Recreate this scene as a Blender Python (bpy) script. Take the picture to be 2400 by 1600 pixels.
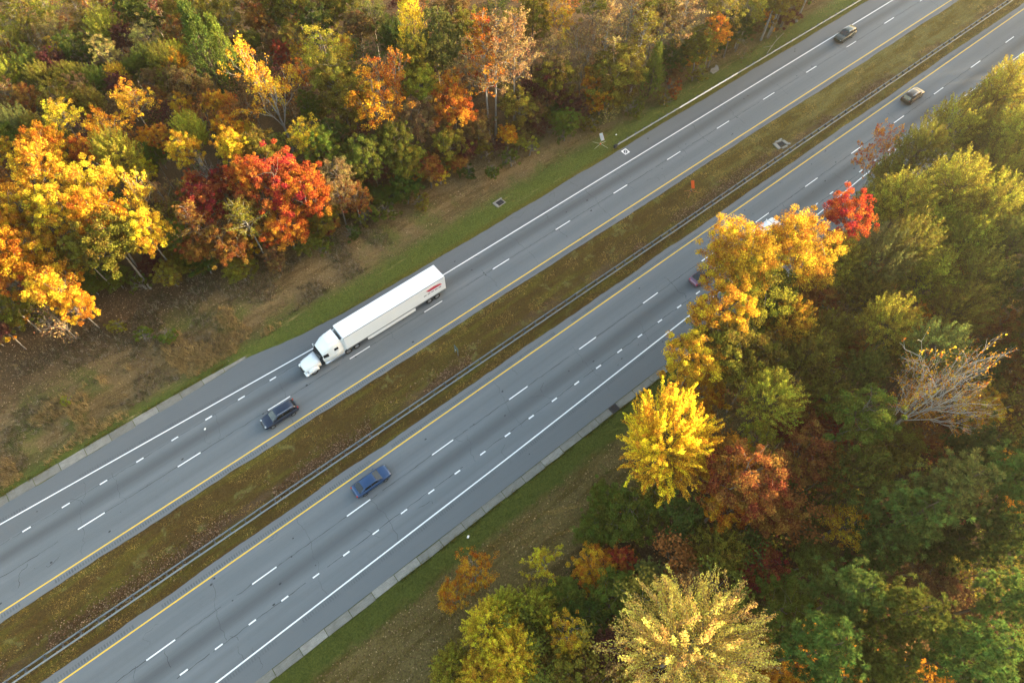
import bpy, math, random
import numpy as np
from mathutils import Vector, Matrix

# ------------------------------------------------------------------ clear
for o in list(bpy.data.objects):
    bpy.data.objects.remove(o)
scene = bpy.context.scene
col = scene.collection
R = math.radians

# ------------------------------------------------------------------ camera
CAM_H, CAM_F, CAM_PITCH, CAM_YAW, CAM_ROLL = 75.35, 1508.24, 1.023139, 0.890186, 0.0065436
cam_data = bpy.data.cameras.new('camera')
cam_data.sensor_fit = 'HORIZONTAL'
cam_data.sensor_width = 36.0
cam_data.lens = 36.0 * CAM_F / 2400.0
cam_data.clip_start = 0.5
cam_data.clip_end = 6000
cam = bpy.data.objects.new('camera', cam_data)
col.objects.link(cam)
_cp, _sp, _cy, _sy = math.cos(CAM_PITCH), math.sin(CAM_PITCH), math.cos(CAM_YAW), math.sin(CAM_YAW)
FW = np.array([_cy * _cp, _sy * _cp, -_sp])
RT = np.array([_sy, -_cy, 0.0])
UP = np.cross(RT, FW)
_c, _s = math.cos(CAM_ROLL), math.sin(CAM_ROLL)
RT, UP = RT * _c + UP * _s, UP * _c - RT * _s
cam.matrix_world = Matrix(((RT[0], UP[0], -FW[0], 0), (RT[1], UP[1], -FW[1], 0),
                           (RT[2], UP[2], -FW[2], CAM_H), (0, 0, 0, 1)))
scene.camera = cam


def at(u, v, z=0.0):
    d = FW + (u - 1200) / CAM_F * RT - (v - 800) / CAM_F * UP
    t = (z - CAM_H) / d[2]
    return np.array([d[0] * t, d[1] * t, z])


def depth_at(u, v, z=0.0):
    return float(np.dot(at(u, v, z) - np.array([0, 0, CAM_H]), FW))


def project(P):
    d = np.asarray(P, float) - np.array([0, 0, CAM_H])
    w = float(d @ FW)
    return 1200 + CAM_F * float(d @ RT) / w, 800 - CAM_F * float(d @ UP) / w


# ------------------------------------------------------------------ light
SUN_AZ, SUN_EL = R(-22.0), R(7.0)          # azimuth from +X towards +Y, elevation
world = bpy.data.worlds.new('World')
scene.world = world
world.use_nodes = True
wn = world.node_tree.nodes
wl = world.node_tree.links
wn.clear()
sky = wn.new('ShaderNodeTexSky')
sky.sky_type = 'NISHITA'
sky.sun_disc = False
sky.sun_elevation = SUN_EL
sky.sun_rotation = R(90) - SUN_AZ
sky.air_density = 1.0
sky.dust_density = 2.0
sky.ozone_density = 0.4
bg = wn.new('ShaderNodeBackground')
bg.inputs['Strength'].default_value = 0.15
wo = wn.new('ShaderNodeOutputWorld')
wl.new(sky.outputs[0], bg.inputs[0])
wl.new(bg.outputs[0], wo.inputs[0])
sun_data = bpy.data.lights.new('sun', 'SUN')
sun_data.energy = 5.0
sun_data.angle = R(0.6)
sun_data.color = (1.0, 0.80, 0.52)
sun = bpy.data.objects.new('sun', sun_data)
col.objects.link(sun)
_sd = Vector((math.cos(SUN_AZ) * math.cos(SUN_EL), math.sin(SUN_AZ) * math.cos(SUN_EL), math.sin(SUN_EL)))
sun.rotation_euler = _sd.to_track_quat('Z', 'Y').to_euler()
sun.location = (120, -60, 60)

vs = scene.view_settings
vs.view_transform = 'Standard'
vs.look = 'None'
vs.exposure = 2.85
vs.gamma = 1.0
vs.use_curve_mapping = False
scene.display_settings.display_device = 'sRGB'
scene.render.engine = 'CYCLES'
cy = scene.cycles
cy.max_bounces = 4
cy.diffuse_bounces = 2
cy.glossy_bounces = 2
cy.transmission_bounces = 2
cy.transparent_max_bounces = 4
cy.volume_bounces = 0
cy.sample_clamp_indirect = 4.0
cy.use_adaptive_sampling = True
cy.adaptive_threshold = 0.02
cy.use_denoising = True
try:
    cy.denoiser = 'OPENIMAGEDENOISE'
    cy.denoising_prefilter = 'ACCURATE'
except Exception:
    pass

# ------------------------------------------------------------------ helpers
def srgb(h):
    h = h.lstrip('#')
    out = []
    for i in (0, 2, 4):
        c = int(h[i:i + 2], 16) / 255
        out.append(c / 12.92 if c <= 0.04045 else ((c + 0.055) / 1.055) ** 2.4)
    return tuple(out)


class MB:
    """collects verts / faces and links them as one mesh object"""
    def __init__(self):
        self.v, self.f, self.mi = [], [], []

    def add(self, vs_, fs_, mi=0):
        b = len(self.v)
        self.v += [tuple(map(float, p)) for p in vs_]
        self.f += [tuple(b + i for i in f) for f in fs_]
        self.mi += [mi] * len(fs_)
        return self

    def box(self, c, s, mi=0, bev=0.0, rot=None):
        hx, hy, hz = s[0] / 2, s[1] / 2, s[2] / 2
        if bev <= 0:
            P = [(-hx, -hy, -hz), (hx, -hy, -hz), (hx, hy, -hz), (-hx, hy, -hz),
                 (-hx, -hy, hz), (hx, -hy, hz), (hx, hy, hz), (-hx, hy, hz)]
            F = [(0, 3, 2, 1), (4, 5, 6, 7), (0, 1, 5, 4), (1, 2, 6, 5), (2, 3, 7, 6), (3, 0, 4, 7)]
        else:
            b = min(bev, hx * .95, hy * .95, hz * .95)
            P, F = [], []
            rings = [(-hz, b), (-hz + b, 0), (hz - b, 0), (hz, b)]
            for z, ins in rings:
                x, y = hx - ins, hy - ins
                k = b - ins if ins < b else 0
                k = b
                P += [(-x + (k if ins == 0 else 0), -y, z), (x - (k if ins == 0 else 0), -y, z),
                      (x, -y + (k if ins == 0 else 0), z), (x, y - (k if ins == 0 else 0), z),
                      (x - (k if ins == 0 else 0), y, z), (-x + (k if ins == 0 else 0), y, z),
                      (-x, y - (k if ins == 0 else 0), z), (-x, -y + (k if ins == 0 else 0), z)]
            for r in range(3):
                for i in range(8):
                    j = (i + 1) % 8
                    F.append((r * 8 + i, r * 8 + j, r * 8 + 8 + j, r * 8 + 8 + i))
            F.append(tuple(range(7, -1, -1)))
            F.append(tuple(range(24, 32)))
        if rot is not None:
            P = [tuple(rot @ Vector(p)) for p in P]
        self.add([(p[0] + c[0], p[1] + c[1], p[2] + c[2]) for p in P], F, mi)
        return self

    def tube(self, a, b, ra, rb=None, n=6, mi=0, caps=True):
        rb = ra if rb is None else rb
        a, b = Vector(a), Vector(b)
        d = (b - a)
        if d.length < 1e-6:
            return self
        d.normalize()
        s = d.orthogonal().normalized()
        t = d.cross(s)
        P = []
        for q, r in ((a, ra), (b, rb)):
            for i in range(n):
                w = 2 * math.pi * i / n
                P.append(q + (s * math.cos(w) + t * math.sin(w)) * r)
        F = [(i, (i + 1) % n, n + (i + 1) % n, n + i) for i in range(n)]
        if caps:
            F += [tuple(range(n - 1, -1, -1)), tuple(range(n, 2 * n))]
        self.add(P, F, mi)
        return self

    def loft(self, rings, mi=0, closed=True, caps=True):
        n = len(rings[0])
        P = [p for r in rings for p in r]
        F = []
        for k in range(len(rings) - 1):
            for i in range(n if closed else n - 1):
                j = (i + 1) % n
                F.append((k * n + i, k * n + j, (k + 1) * n + j, (k + 1) * n + i))
        if caps and closed:
            F.append(tuple(range(n - 1, -1, -1)))
            F.append(tuple((len(rings) - 1) * n + i for i in range(n)))
        self.add(P, F, mi)
        return self

    def mesh(self, name):
        me = bpy.data.meshes.new(name)
        me.from_pydata(self.v, [], self.f)
        me.update()
        return me

    def build(self, name, mat, parent=None, smooth=False):
        me = self.mesh(name)
        mats = mat if isinstance(mat, (list, tuple)) else [mat]
        for m in mats:
            me.materials.append(m)
        if len(mats) > 1:
            me.polygons.foreach_set('material_index', self.mi)
        if smooth:
            me.polygons.foreach_set('use_smooth', [True] * len(me.polygons))
        return link(name, me, parent)


def link(name, me, parent=None):
    o = bpy.data.objects.new(name, me)
    col.objects.link(o)
    if parent is not None:
        o.parent = parent
    return o


def empty(name, loc=(0, 0, 0), rz=0.0):
    o = bpy.data.objects.new(name, None)
    o.empty_display_size = 0.5
    col.objects.link(o)
    o.location = loc
    o.rotation_euler = (0, 0, rz)
    return o


def tag(o, label=None, cat=None, group=None, kind=None):
    if label:
        o['label'] = label
    if cat:
        o['category'] = cat
    if group:
        o['group'] = group
    if kind:
        o['kind'] = kind
    return o


def np_mesh(name, verts, faces, mat, attrs=None, smooth=False):
    """verts (N,3), faces (M,k) with constant k; attrs: {name:(N,) floats or (N,4) colours}"""
    me = bpy.data.meshes.new(name)
    N, M, k = len(verts), len(faces), faces.shape[1]
    me.vertices.add(N)
    me.vertices.foreach_set('co', np.ascontiguousarray(verts, np.float32).ravel())
    me.loops.add(M * k)
    me.loops.foreach_set('vertex_index', np.ascontiguousarray(faces, np.int32).ravel())
    me.polygons.add(M)
    me.polygons.foreach_set('loop_start', np.arange(0, M * k, k, dtype=np.int32))
    try:
        me.polygons.foreach_set('loop_total', np.full(M, k, np.int32))
    except Exception:
        pass
    if smooth:
        me.polygons.foreach_set('use_smooth', np.ones(M, bool))
    for an, av in (attrs or {}).items():
        if av.ndim == 1:
            a = me.attributes.new(an, 'FLOAT', 'POINT')
            a.data.foreach_set('value', np.ascontiguousarray(av, np.float32))
        else:
            a = me.attributes.new(an, 'FLOAT_COLOR', 'POINT')
            a.data.foreach_set('color', np.ascontiguousarray(av, np.float32).ravel())
    me.materials.append(mat)
    me.update(calc_edges=True)
    me.validate()
    return me


# ------------------------------------------------------------------ materials
def new_mat(name):
    m = bpy.data.materials.new(name)
    m.use_nodes = True
    nt = m.node_tree
    nt.nodes.clear()
    out = nt.nodes.new('ShaderNodeOutputMaterial')
    return m, nt, out


class NT:
    """tiny node-graph helper"""
    def __init__(self, nt):
        self.nt = nt

    def n(self, t, **kw):
        nd = self.nt.nodes.new(t)
        for k, v in kw.items():
            if k.startswith('i_'):
                nd.inputs[k[2:].replace('_', ' ')].default_value = v
            else:
                setattr(nd, k, v)
        return nd

    def l(self, a, b):
        self.nt.links.new(a, b)

    def val(self, x, sock):
        if hasattr(x, 'links') or hasattr(x, 'is_output'):
            self.l(x, sock)
        else:
            sock.default_value = x

    def math(self, op, a, b=0.0, c=0.0, clamp=False):
        nd = self.nt.nodes.new('ShaderNodeMath')
        nd.operation = op
        nd.use_clamp = clamp
        for i, x in enumerate((a, b, c)):
            self.val(x, nd.inputs[i])
        return nd.outputs[0]

    def smooth(self, x, a, b):
        nd = self.nt.nodes.new('ShaderNodeMapRange')
        nd.interpolation_type = 'SMOOTHSTEP'
        self.val(x, nd.inputs['Value'])
        nd.inputs['From Min'].default_value = a
        nd.inputs['From Max'].default_value = b
        return nd.outputs[0]

    def noise(self, vec, scale, detail=3.0, rough=0.55, dist=0.0):
        nd = self.nt.nodes.new('ShaderNodeTexNoise')
        nd.inputs['Scale'].default_value = scale
        nd.inputs['Detail'].default_value = detail
        nd.inputs['Roughness'].default_value = rough
        nd.inputs['Distortion'].default_value = dist
        self.l(vec, nd.inputs['Vector'])
        return nd.outputs[0]

    def mapping(self, vec, s):
        nd = self.nt.nodes.new('ShaderNodeMapping')
        nd.inputs['Scale'].default_value = s
        self.l(vec, nd.inputs['Vector'])
        return nd.outputs[0]

    def mix(self, f, a, b, blend='MIX'):
        nd = self.nt.nodes.new('ShaderNodeMix')
        nd.data_type = 'RGBA'
        nd.blend_type = blend
        nd.clamp_factor = True
        self.val(f, nd.inputs[0])
        for x, s in ((a, nd.inputs[6]), (b, nd.inputs[7])):
            if isinstance(x, tuple):
                s.default_value = (x[0], x[1], x[2], 1.0)
            else:
                self.l(x, s)
        return nd.outputs[2]

    def pos(self):
        g = self.nt.nodes.new('ShaderNodeNewGeometry')
        sp = self.nt.nodes.new('ShaderNodeSeparateXYZ')
        self.l(g.outputs['Position'], sp.inputs[0])
        return g.outputs['Position'], sp.outputs[0], sp.outputs[1], sp.outputs[2]

    def bump(self, h, strength=0.5, dist=0.05):
        b = self.nt.nodes.new('ShaderNodeBump')
        b.inputs['Strength'].default_value = strength
        b.inputs['Distance'].default_value = dist
        self.l(h, b.inputs['Height'])
        return b.outputs[0]


def simple(name, colr, rough=0.6, metal=0.0, vary=0.12, scale=4.0, spec=0.5, bump=0.0, coat=0.0):
    m, nt, out = new_mat(name)
    g = NT(nt)
    b = nt.nodes.new('ShaderNodeBsdfPrincipled')
    tc = nt.nodes.new('ShaderNodeTexCoord')
    nz = g.noise(tc.outputs['Object'], scale, 4.0, 0.6)
    f = g.math('MULTIPLY_ADD', nz, 2 * vary, 1 - vary)
    hs = nt.nodes.new('ShaderNodeHueSaturation')
    hs.inputs['Color'].default_value = (*colr, 1)
    g.l(f, hs.inputs['Value'])
    g.l(hs.outputs[0], b.inputs['Base Color'])
    b.inputs['Roughness'].default_value = rough
    b.inputs['Metallic'].default_value = metal
    b.inputs['Specular IOR Level'].default_value = spec
    b.inputs['Coat Weight'].default_value = coat
    b.inputs['Coat Roughness'].default_value = 0.08
    if bump:
        g.l(g.bump(nz, bump, 0.02), b.inputs['Normal'])
    g.l(b.outputs[0], out.inputs[0])
    return m


def leaf_material(name, trans=0.42, hue_spread=0.125, val_spread=0.85):
    """colour = object colour, shifted per clump and per leaf (attributes cl, lf)"""
    m, nt, out = new_mat(name)
    g = NT(nt)
    oi = nt.nodes.new('ShaderNodeObjectInfo')
    a1 = nt.nodes.new('ShaderNodeAttribute')
    a1.attribute_name = 'cl'
    a2 = nt.nodes.new('ShaderNodeAttribute')
    a2.attribute_name = 'lf'
    hs = nt.nodes.new('ShaderNodeHueSaturation')
    # hue: 0.5 is neutral
    h = g.math('MULTIPLY_ADD', g.math('SUBTRACT', a1.outputs['Fac'], 0.45), hue_spread * 0.50, 0.5)
    h = g.math('MULTIPLY_ADD', g.math('SUBTRACT', a2.outputs['Fac'], 0.48), hue_spread * 0.40, h)
    v = g.math('MULTIPLY_ADD', g.math('SUBTRACT', a2.outputs['Fac'], 0.5), val_spread, 1.0)
    v = g.math('MULTIPLY_ADD', g.math('SUBTRACT', a1.outputs['Fac'], 0.5), val_spread * 0.5, v)
    g.l(h, hs.inputs['Hue'])
    g.l(v, hs.inputs['Value'])
    hs.inputs['Saturation'].default_value = 1.0
    g.l(oi.outputs['Color'], hs.inputs['Color'])
    d = nt.nodes.new('ShaderNodeBsdfDiffuse')
    t = nt.nodes.new('ShaderNodeBsdfTranslucent')
    g.l(hs.outputs[0], d.inputs[0])
    g.l(hs.outputs[0], t.inputs[0])
    mx = nt.nodes.new('ShaderNodeMixShader')
    mx.inputs[0].default_value = trans
    g.l(d.outputs[0], mx.inputs[1])
    g.l(t.outputs[0], mx.inputs[2])
    g.l(mx.outputs[0], out.inputs[0])
    return m


def attr_material(name, trans=0.25):
    m, nt, out = new_mat(name)
    g = NT(nt)
    a = nt.nodes.new('ShaderNodeAttribute')
    a.attribute_name = 'colr'
    d = nt.nodes.new('ShaderNodeBsdfDiffuse')
    t = nt.nodes.new('ShaderNodeBsdfTranslucent')
    g.l(a.outputs['Color'], d.inputs[0])
    g.l(a.outputs['Color'], t.inputs[0])
    mx = nt.nodes.new('ShaderNodeMixShader')
    mx.inputs[0].default_value = trans
    g.l(d.outputs[0], mx.inputs[1])
    g.l(t.outputs[0], mx.inputs[2])
    g.l(mx.outputs[0], out.inputs[0])
    return m


M_LEAF = leaf_material('leaf_foliage')
M_NEEDLE = leaf_material('needle_foliage', 0.22, 0.10, 0.6)
M_BLADE = attr_material('grass_blades')
M_BARK_PALE = simple('bark_pale', (0.27, 0.25, 0.22), 0.9, vary=0.35, scale=3.0, spec=0.1)
M_BARK_DEAD = simple('bark_dead', (0.60, 0.55, 0.48), 0.9, vary=0.25, scale=3.0, spec=0.1)
M_BARK_DARK = simple('bark_dark', (0.10, 0.075, 0.055), 0.95, vary=0.3, scale=3.0, spec=0.1)
M_BARK_MID = simple('bark_mid', (0.19, 0.16, 0.13), 0.95, vary=0.3, scale=3.0, spec=0.1)
M_WHITE_PAINT = simple('truck_white_paint', (0.80, 0.80, 0.79), 0.35, vary=0.03, scale=0.6)
M_TRAILER = simple('trailer_white_panel', (0.78, 0.79, 0.80), 0.45, vary=0.04, scale=0.5)
M_GLASS = simple('dark_window_glass', (0.012, 0.015, 0.018), 0.06, vary=0.05, spec=0.6)
M_RUBBER = simple('tyre_rubber', (0.018, 0.018, 0.019), 0.85, vary=0.2)
M_RIM = simple('wheel_metal', (0.45, 0.46, 0.48), 0.35, 0.85, vary=0.08)
M_CHROME = simple('bright_metal', (0.62, 0.63, 0.65), 0.25, 0.9, vary=0.05)
M_BLACKP = simple('black_plastic', (0.02, 0.02, 0.022), 0.55, vary=0.1)
M_LAMP = simple('lamp_lens', (0.36, 0.37, 0.38), 0.15, vary=0.03)
M_REDLENS = simple('red_lens', (0.35, 0.012, 0.012), 0.2, vary=0.05)
M_REDMARK = simple('red_print', (0.50, 0.03, 0.06), 0.45, vary=0.05)
M_GREYMARK = simple('grey_print', (0.25, 0.26, 0.28), 0.45, vary=0.05)
M_GALV = simple('galvanised_steel', (0.20, 0.225, 0.24), 0.55, 0.25, vary=0.16, scale=1.2)
M_GALV_NEW = simple('new_galvanised_steel', (0.55, 0.57, 0.59), 0.5, 0.2, vary=0.08, scale=1.2)
M_POST = simple('weathered_steel_post', (0.09, 0.095, 0.10), 0.7, 0.2, vary=0.2)
M_SIGNWHITE = simple('sign_back_fabric', (0.74, 0.72, 0.76), 0.7, vary=0.04)
M_ORANGE = simple('orange_sign_fabric', (0.80, 0.10, 0.015), 0.55, vary=0.06)
M_ORANGE_LEG = simple('orange_sign_leg', (0.50, 0.16, 0.06), 0.5, vary=0.1)
M_SIGNPOST = simple('pale_sign_leg', (0.50, 0.50, 0.38), 0.5, vary=0.1)
M_SIGNGREEN = simple('dull_green_sign', (0.07, 0.10, 0.085), 0.5, vary=0.1)
M_IRON = simple('cast_iron', (0.045, 0.04, 0.042), 0.75, vary=0.25)
M_LITTER = simple('white_litter', (0.78, 0.78, 0.78), 0.6, vary=0.05)
M_CRACK = simple('road_crack', (0.052, 0.055, 0.058), 0.95, vary=0.3, spec=0.1)
M_RUMBLE = simple('rumble_groove', (0.115, 0.122, 0.127), 0.95, vary=0.35, scale=0.6, spec=0.1)


def concrete_mat(name, c1, c2):
    m, nt, out = new_mat(name)
    g = NT(nt)
    P, X, Y, Z = g.pos()
    b = nt.nodes.new('ShaderNodeBsdfPrincipled')
    n1 = g.noise(P, 0.9, 4, 0.6)
    n2 = g.noise(g.mapping(P, (1.0, 9.0, 1.0)), 1.5, 4, 0.65)
    n3 = g.noise(P, 14.0, 3, 0.6)
    f = g.math('ADD', g.math('MULTIPLY', n1, 0.45), g.math('MULTIPLY', n2, 0.55))
    c = g.mix(g.smooth(f, 0.32, 0.68), c1, c2)
    c = g.mix(g.math('MULTIPLY', g.smooth(n3, 0.35, 0.7), 0.4), c, (0.11, 0.10, 0.085))
    g.l(c, b.inputs['Base Color'])
    b.inputs['Roughness'].default_value = 0.9
    b.inputs['Specular IOR Level'].default_value = 0.2
    g.l(g.bump(n3, 0.4, 0.02), b.inputs['Normal'])
    g.l(b.outputs[0], out.inputs[0])
    return m


M_CONC = concrete_mat('weathered_concrete', (0.145, 0.135, 0.112), (0.235, 0.222, 0.19))
M_CONC_PALE = concrete_mat('pale_concrete', (0.20, 0.185, 0.155), (0.32, 0.30, 0.26))


def paint_mat(name, c, wear=0.25):
    m, nt, out = new_mat(name)
    g = NT(nt)
    P, X, Y, Z = g.pos()
    b = nt.nodes.new('ShaderNodeBsdfPrincipled')
    n1 = g.noise(P, 9.0, 4, 0.7)
    n2 = g.noise(P, 0.6, 2, 0.5)
    f = g.math('MULTIPLY', g.smooth(n1, 0.52, 0.78), g.math('MULTIPLY_ADD', n2, 1.2, -0.1))
    cc = g.mix(g.math('MULTIPLY', f, wear * 2.2), c, (0.14, 0.145, 0.15))
    g.l(cc, b.inputs['Base Color'])
    b.inputs['Roughness'].default_value = 0.7
    b.inputs['Specular IOR Level'].default_value = 0.25
    g.l(b.outputs[0], out.inputs[0])
    return m


M_LINE_W = paint_mat('white_road_paint', (0.78, 0.78, 0.77), 0.26)
M_LINE_Y = paint_mat('yellow_road_paint', (0.78, 0.50, 0.06), 0.24)


def asphalt_mat(name, y_in, y_out, oil_y, lane_y, shoulder_sign):
    """asphalt with lengthwise staining: y_in / y_out shoulder limits, oil_y centres of dark oil bands"""
    m, nt, out = new_mat(name)
    g = NT(nt)
    P, X, Y, Z = g.pos()
    b = nt.nodes.new('ShaderNodeBsdfPrincipled')
    big = g.noise(g.mapping(P, (0.06, 0.5, 1)), 1.0, 4, 0.6)
    streak = g.noise(g.mapping(P, (0.035, 2.2, 1)), 1.0, 4, 0.65)
    fine = g.noise(P, 16.0, 3, 0.7)
    mid = g.noise(P, 1.3, 4, 0.6)
    base = g.mix(g.smooth(big, 0.3, 0.7), (0.140, 0.152, 0.158), (0.170, 0.181, 0.187))
    base = g.mix(g.math('MULTIPLY', g.smooth(streak, 0.42, 0.75), 0.30), base, (0.108, 0.116, 0.121))
    base = g.mix(g.math('MULTIPLY', g.smooth(mid, 0.50, 0.8), 0.25), base, (0.118, 0.126, 0.131))
    wob = g.math('MULTIPLY_ADD', g.noise(g.mapping(P, (0.03, 0.03, 1)), 1.0, 2, 0.5), 0.8, -0.4)
    Yw = g.math('ADD', Y, wob)
    for oy, wid, st in oil_y:
        d = g.math('ABSOLUTE', g.math('SUBTRACT', Yw, oy))
        f = g.math('SUBTRACT', 1.0, g.smooth(d, 0.0, wid))
        f = g.math('MULTIPLY', f, g.math('MULTIPLY_ADD', big, 0.7, st - 0.35))
        base = g.mix(f, base, (0.044, 0.046, 0.048))
    # shoulders: slightly browner and a little different
    for (a, bb, cc, st) in ((y_in[0], y_in[1], (0.150, 0.152, 0.152), 0.7), (y_out[0], y_out[1], (0.118, 0.124, 0.128), 0.75)):
        f = g.math('MULTIPLY', g.smooth(Y, a, bb), st)
        base = g.mix(f, base, cc)
    base = g.mix(g.math('MULTIPLY', g.smooth(fine, 0.55, 0.8), 0.30), base, (0.22, 0.22, 0.215))
    base = g.mix(g.math('MULTIPLY', g.smooth(fine, 0.45, 0.2), 0.30), base, (0.055, 0.058, 0.062))
    g.l(base, b.inputs['Base Color'])
    b.inputs['Roughness'].default_value = 0.86
    b.inputs['Specular IOR Level'].default_value = 0.28
    g.l(g.bump(fine, 0.25, 0.015), b.inputs['Normal'])
    g.l(b.outputs[0], out.inputs[0])
    return m


M_ASPH_A = asphalt_mat('asphalt_far_carriageway', (43.2, 42.9), (50.9, 51.3),
                       [(49.2, 1.5, 0.50), (45.4, 1.5, 0.16), (47.2, 0.35, 0.10)], 47.2, 1)
M_ASPH_B = asphalt_mat('asphalt_near_carriageway', (32.8, 33.1), (24.0, 22.4),
                       [(27.2, 1.6, 0.48), (30.8, 1.4, 0.16), (29.05, 0.35, 0.10), (24.2, 0.9, 0.15)], 29.05, -1)


def ground_mat():
    m, nt, out = new_mat('verge_and_forest_floor')
    g = NT(nt)
    P, X, Y, Z = g.pos()
    b = nt.nodes.new('ShaderNodeBsdfPrincipled')
    big = g.noise(P, 0.10, 4, 0.6)
    med = g.noise(P, 0.45, 5, 0.65, 0.4)
    lng = g.noise(g.mapping(P, (0.10, 0.75, 1)), 1.0, 5, 0.65)
    fine = g.noise(P, 5.0, 4, 0.75)
    vfine = g.noise(P, 17.0, 3, 0.75)
    wob = g.math('MULTIPLY_ADD', med, 3.0, -1.5)
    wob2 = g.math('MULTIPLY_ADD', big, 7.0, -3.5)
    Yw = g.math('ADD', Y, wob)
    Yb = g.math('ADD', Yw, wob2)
    # palettes
    green = g.mix(g.smooth(fine, 0.3, 0.7), (0.062, 0.080, 0.016), (0.128, 0.144, 0.028))
    dgreen0 = g.mix(g.smooth(fine, 0.3, 0.7), (0.033, 0.055, 0.010), (0.073, 0.102, 0.017))
    olive = g.mix(g.smooth(fine, 0.3, 0.7), (0.078, 0.062, 0.012), (0.146, 0.115, 0.022))
    dgreen = g.mix(0.35, dgreen0, olive)
    umber = g.mix(g.smooth(fine, 0.3, 0.7), (0.065, 0.040, 0.012), (0.112, 0.068, 0.021))
    tan = g.mix(g.smooth(fine, 0.3, 0.7), (0.135, 0.086, 0.036), (0.258, 0.176, 0.080))
    straw = g.mix(g.smooth(fine, 0.3, 0.7), (0.213, 0.160, 0.066), (0.358, 0.277, 0.113))
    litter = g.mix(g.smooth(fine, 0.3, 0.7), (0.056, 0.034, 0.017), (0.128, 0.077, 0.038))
    # left verge
    left = g.mix(g.smooth(Yw, 57.0, 60.5), green, g.mix(g.smooth(lng, 0.46, 0.70), tan, umber))
    left = g.mix(g.math('MULTIPLY', g.smooth(big, 0.50, 0.62), 0.75), left, green)
    left = g.mix(g.math('MULTIPLY', g.smooth(lng, 0.60, 0.72), 0.75), left, straw)
    left = g.mix(g.math('MULTIPLY', g.smooth(Y, 55.2, 54.1), 0.7), left, olive)
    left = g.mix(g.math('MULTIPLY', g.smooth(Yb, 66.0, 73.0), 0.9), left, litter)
    # median
    med_c = g.mix(g.smooth(lng, 0.44, 0.66), umber, olive)
    med_c = g.mix(g.math('MULTIPLY', g.smooth(X, 55, 110), 0.75), med_c, g.mix(g.smooth(lng, 0.4, 0.6), olive, g.mix(0.5, green, straw)))
    med_c = g.mix(g.math('MULTIPLY', g.smooth(med, 0.56, 0.66), 0.7), med_c, g.mix(0.4, green, straw))
    near_b = g.math('SUBTRACT', 1.0, g.smooth(Yw, 34.6, 36.2))
    med_c = g.mix(g.math('MULTIPLY', near_b, 0.65), med_c, g.mix(g.smooth(lng, 0.44, 0.66), umber, g.mix(0.25, olive, green)))
    dl = g.math('SUBTRACT', 1.0, g.smooth(g.math('ABSOLUTE', g.math('SUBTRACT', Yw, 37.0)), 0.3, 1.1))
    med_c = g.mix(g.math('MULTIPLY', g.math('MULTIPLY', dl, g.smooth(big, 0.40, 0.58)), 0.85), med_c,
                  g.mix(g.smooth(vfine, 0.45, 0.65), (0.075, 0.042, 0.022), (0.20, 0.125, 0.075)))
    # right verge
    right = g.mix(g.smooth(Yw, 15.6, 17.2), g.mix(g.smooth(lng, 0.42, 0.62), g.mix(0.5, olive, tan), g.mix(0.6, olive, umber)), dgreen)
    right = g.mix(g.math('MULTIPLY', g.smooth(med, 0.60, 0.70), 0.5), right, dgreen)
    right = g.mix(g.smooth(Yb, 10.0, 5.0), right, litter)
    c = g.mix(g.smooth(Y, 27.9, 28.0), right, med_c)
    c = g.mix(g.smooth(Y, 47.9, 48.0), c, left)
    c = g.mix(g.math('MULTIPLY', g.smooth(vfine, 0.50, 0.30), 0.55), c, (0.022, 0.019, 0.009))
    c = g.mix(g.math('MULTIPLY', g.smooth(vfine, 0.60, 0.80), 0.45), c, (0.30, 0.24, 0.13))
    g.l(c, b.inputs['Base Color'])
    b.inputs['Roughness'].default_value = 0.97
    b.inputs['Specular IOR Level'].default_value = 0.1
    hh = g.math('ADD', g.math('MULTIPLY', fine, 0.6), g.math('MULTIPLY', vfine, 0.5))
    g.l(g.bump(hh, 0.9, 0.12), b.inputs['Normal'])
    g.l(b.outputs[0], out.inputs[0])
    return m


M_GROUND = ground_mat()


# ------------------------------------------------------------------ ground
def sstep(x, a, b):
    t = np.clip((x - a) / (b - a), 0, 1)
    return t * t * (3 - 2 * t)


def lum(x, y):
    return (np.sin(x * 0.31 + 1.3 * np.sin(y * 0.21)) * np.cos(y * 0.27 + 0.8 * np.sin(x * 0.17)))


def gz(x, y):
    x = np.asarray(x, float)
    y = np.asarray(y, float)
    z = np.full(np.broadcast(x, y).shape, -0.05)
    z = z + 4.6 * sstep(y, 17.5, -22.0) + 0.0 * x
    z = z - 0.42 * np.exp(-((y - 38.6) / 1.9) ** 2) * sstep(y, 34.2, 36.0) * sstep(y, 42.0, 40.8)
    z = z - 0.45 * np.exp(-((y - 60.5) / 2.2) ** 2) * sstep(y, 56.8, 58.2)
    off = sstep(y, 62.0, 80.0) + sstep(y, 14.0, 2.0)
    z = z + 0.22 * lum(x, y) * off
    return z


def axis(lo, hi, step, far):
    core = np.arange(lo, hi + 1e-6, step)
    a, w = [], step
    v = lo
    while v > -far:
        w *= 1.35
        v -= w
        a.append(v)
    bb, w = [], step
    v = hi
    while v < far:
        w *= 1.35
        v += w
        bb.append(v)
    return np.concatenate([np.array(a[::-1]), core, np.array(bb)])


gx = axis(-60, 190, 1.25, 2500)
gy = axis(-60, 180, 0.8, 2500)
XX, YY = np.meshgrid(gx, gy, indexing='ij')
ZZ = gz(XX, YY)
nx, ny = len(gx), len(gy)
idx = np.arange(nx * ny).reshape(nx, ny)
quads = np.stack([idx[:-1, :-1], idx[1:, :-1], idx[1:, 1:], idx[:-1, 1:]], -1).reshape(-1, 4)
me = np_mesh('ground', np.stack([XX, YY, ZZ], -1).reshape(-1, 3), quads, M_GROUND, smooth=True)
tag(link('ground', me), kind='structure')


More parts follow.
